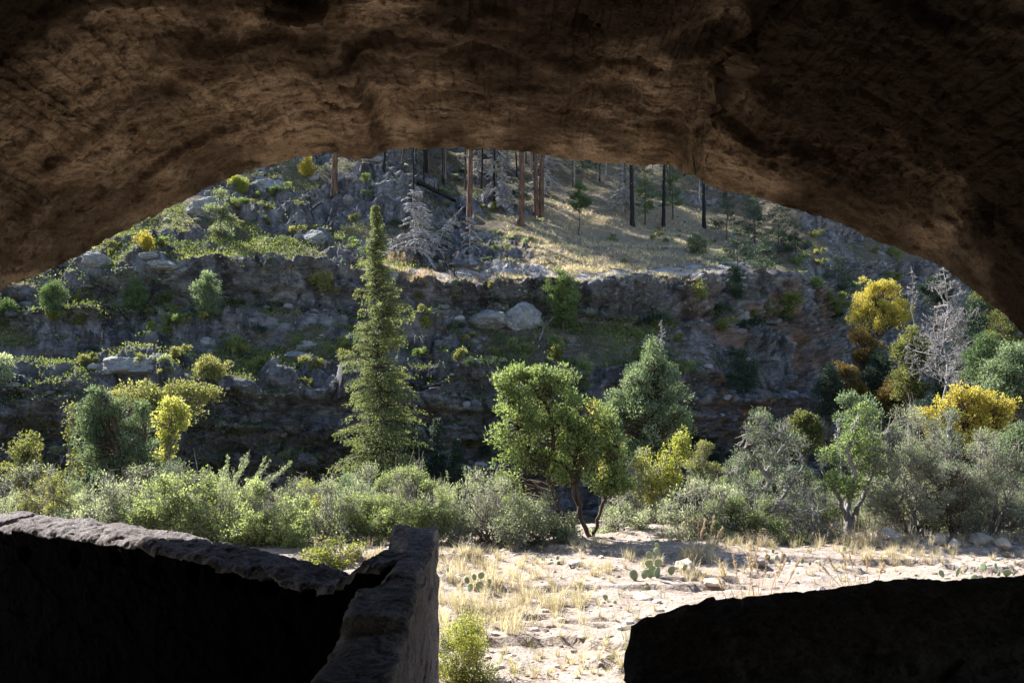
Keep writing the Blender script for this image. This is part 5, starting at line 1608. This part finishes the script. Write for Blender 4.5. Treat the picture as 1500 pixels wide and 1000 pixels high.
# ---- ground cover of the far side: grass, herbs and rubble, each one mass
rng = np.random.default_rng(9)
cand = np.where((hpx > -60) & (hpx < 1560) & (hpy > 190) & (hpy < 720) & (hz > .45))[0]
slope = cand[(soil_a[cand] + .4 * rng.random(len(cand))) > .45]
tanp = tan_a[slope] + .35 * rng.random(len(slope))
A1_, A2_ = slope[tanp > .6], slope[tanp <= .6]
gw_ = np.clip(fbm(HV[A1_] / np.array([3.5, 2.2, 3]) + 51, 3) + .12, 0.01, 1)
pick1 = rng.choice(A1_, min(4600, len(A1_)), replace=False, p=gw_ / gw_.sum())
GG = Geo()
tuft_blades(GG, rng, HV[pick1], rng.uniform(.22, .55, len(pick1)), .035, 7, .8, (.5, .18))
pk = rng.choice(A1_, min(900, len(A1_)), replace=False)
tuft_blades(GG, rng, HV[pk], rng.uniform(.15, .4, len(pk)), .06, 9, 1.0, (.05, .1))
tag(GG.build("hillside_grass", M["tangrass"], smooth=False), "tan dry grass covering the sunlit far slope", "grass", None, "stuff")
patch = fbm(HV[A2_] / 4.0 + 21, 3) + .25 * sstep(520, 380, hpx[A2_])
w_ = np.clip(patch + .18, 0, 1)
pick2 = rng.choice(A2_, min(22000, int((w_ > 0).sum() * .8)), replace=False, p=w_ / w_.sum())
GC = Geo()
n = len(pick2)
mult = 9
Cc = np.repeat(HV[pick2], mult, 0) + rng.normal(size=(n * mult, 3)) * np.array([.28, .28, .12])
Aa = nrm(rng.normal(size=(n * mult, 3)) + np.array([0, 0, .9]))
GC.leaves(Cc, Aa, .20, .09, np.clip(np.repeat(.45 + .5 * fbm(HV[pick2] / 3.0 + 44, 3), mult) + rng.normal(size=n * mult) * .15, 0, 1), rng)
tag(GC.build("ground_cover", M["cover"], smooth=False), "green herbs and low growth over the far slope", "ground cover", None, "stuff")
GP = Geo()
for (px, py, sx, sy, cnt) in ((575, 375, 10, 8, 60), (610, 407, 22, 6, 110), (420, 395, 8, 3, 20), (590, 388, 12, 8, 40), (700, 410, 40, 6, 60), (480, 400, 30, 6, 30)):
    C = np.array([hill_px(px + rng.normal() * sx, py + rng.normal() * sy) for _ in range(cnt)])
    tuft_blades(GP, rng, C, rng.uniform(.3, .6, cnt), .035, 12, .9, (.5, .15))
tag(GP.build("pink_grass", M["pink"], smooth=False), "pinkish dry grass patches on the rim by the tall fir", "grass", None, "stuff")
RB = Geo()
rub = cand[(hpx[cand] < 720) | (hpx[cand] > 930)]
for k in rng.choice(rub, 2600, replace=False):
    s = .07 + .30 * rng.random() ** 6
    V_, Q_ = rock_mesh(rng, (s * rng.uniform(.9, 1.8), s * 1.1, s * .7), 6, 8, .0)
    RB.raw(V_ + HV[k] + np.array([0, 0, s * .15]), Q_, rng.random())
M["rubble"] = plain_tint_mat("rubble_stone", [(0, (.06, .055, .055)), (.5, (.15, .14, .135)), (1, (.30, .285, .27))])
tag(RB.build("rubble", M["rubble"], smooth=False), "broken stones strewn over the far slope and ledges", "rubble", None, "stuff")

# ---- the wood on top of the far slope, reaching above the cave roof
rng = np.random.default_rng(15)
WD = Geo()
lib = [conifer_geo(np.random.default_rng(900 + i), 14, 2.6, 14, True, start=.2, fine=.6, droop=.1, power=.6, gap=.2)[1] for i in range(3)]
lib = [(np.concatenate(L.V), np.concatenate(L.Q), np.concatenate(L.tq)) for L in lib]
browpy = np.interp(hpx, brow[:, 0], brow[:, 1])
hid_ = (hpy < browpy - 12) & (hz > .4) & (HV[:, 1] < 190) & (hpy > 178)
picks = []
for (xa, xb, cnt) in ((280, 400, 18), (450, 640, 5), (640, 1010, 30), (1010, 1330, 60)):
    topc = np.where(hid_ & (hpx > xa) & (hpx < xb) & (hpy < (300 if xa > 1000 else 236)))[0]
    wt_ = np.exp(-np.abs(HV[topc, 1] - 128) / 22)
    picks += list(rng.choice(topc, cnt, replace=False, p=wt_ / wt_.sum()))
for k in picks:
    V_, Q_, t_ = lib[rng.integers(3)]
    s = rng.uniform(1.0, 1.75)
    th = rng.uniform(0, 6.28)
    c_, s_ = math.cos(th), math.sin(th)
    W_ = np.stack([V_[:, 0] * c_ - V_[:, 1] * s_, V_[:, 0] * s_ + V_[:, 1] * c_, V_[:, 2]], 1) * s
    WD.raw(W_ + HV[k], Q_, t_)
tag(WD.build("hilltop_woods", M["darkfir"], smooth=False), "dark wood of firs above the far slope", "woods", None, "stuff")
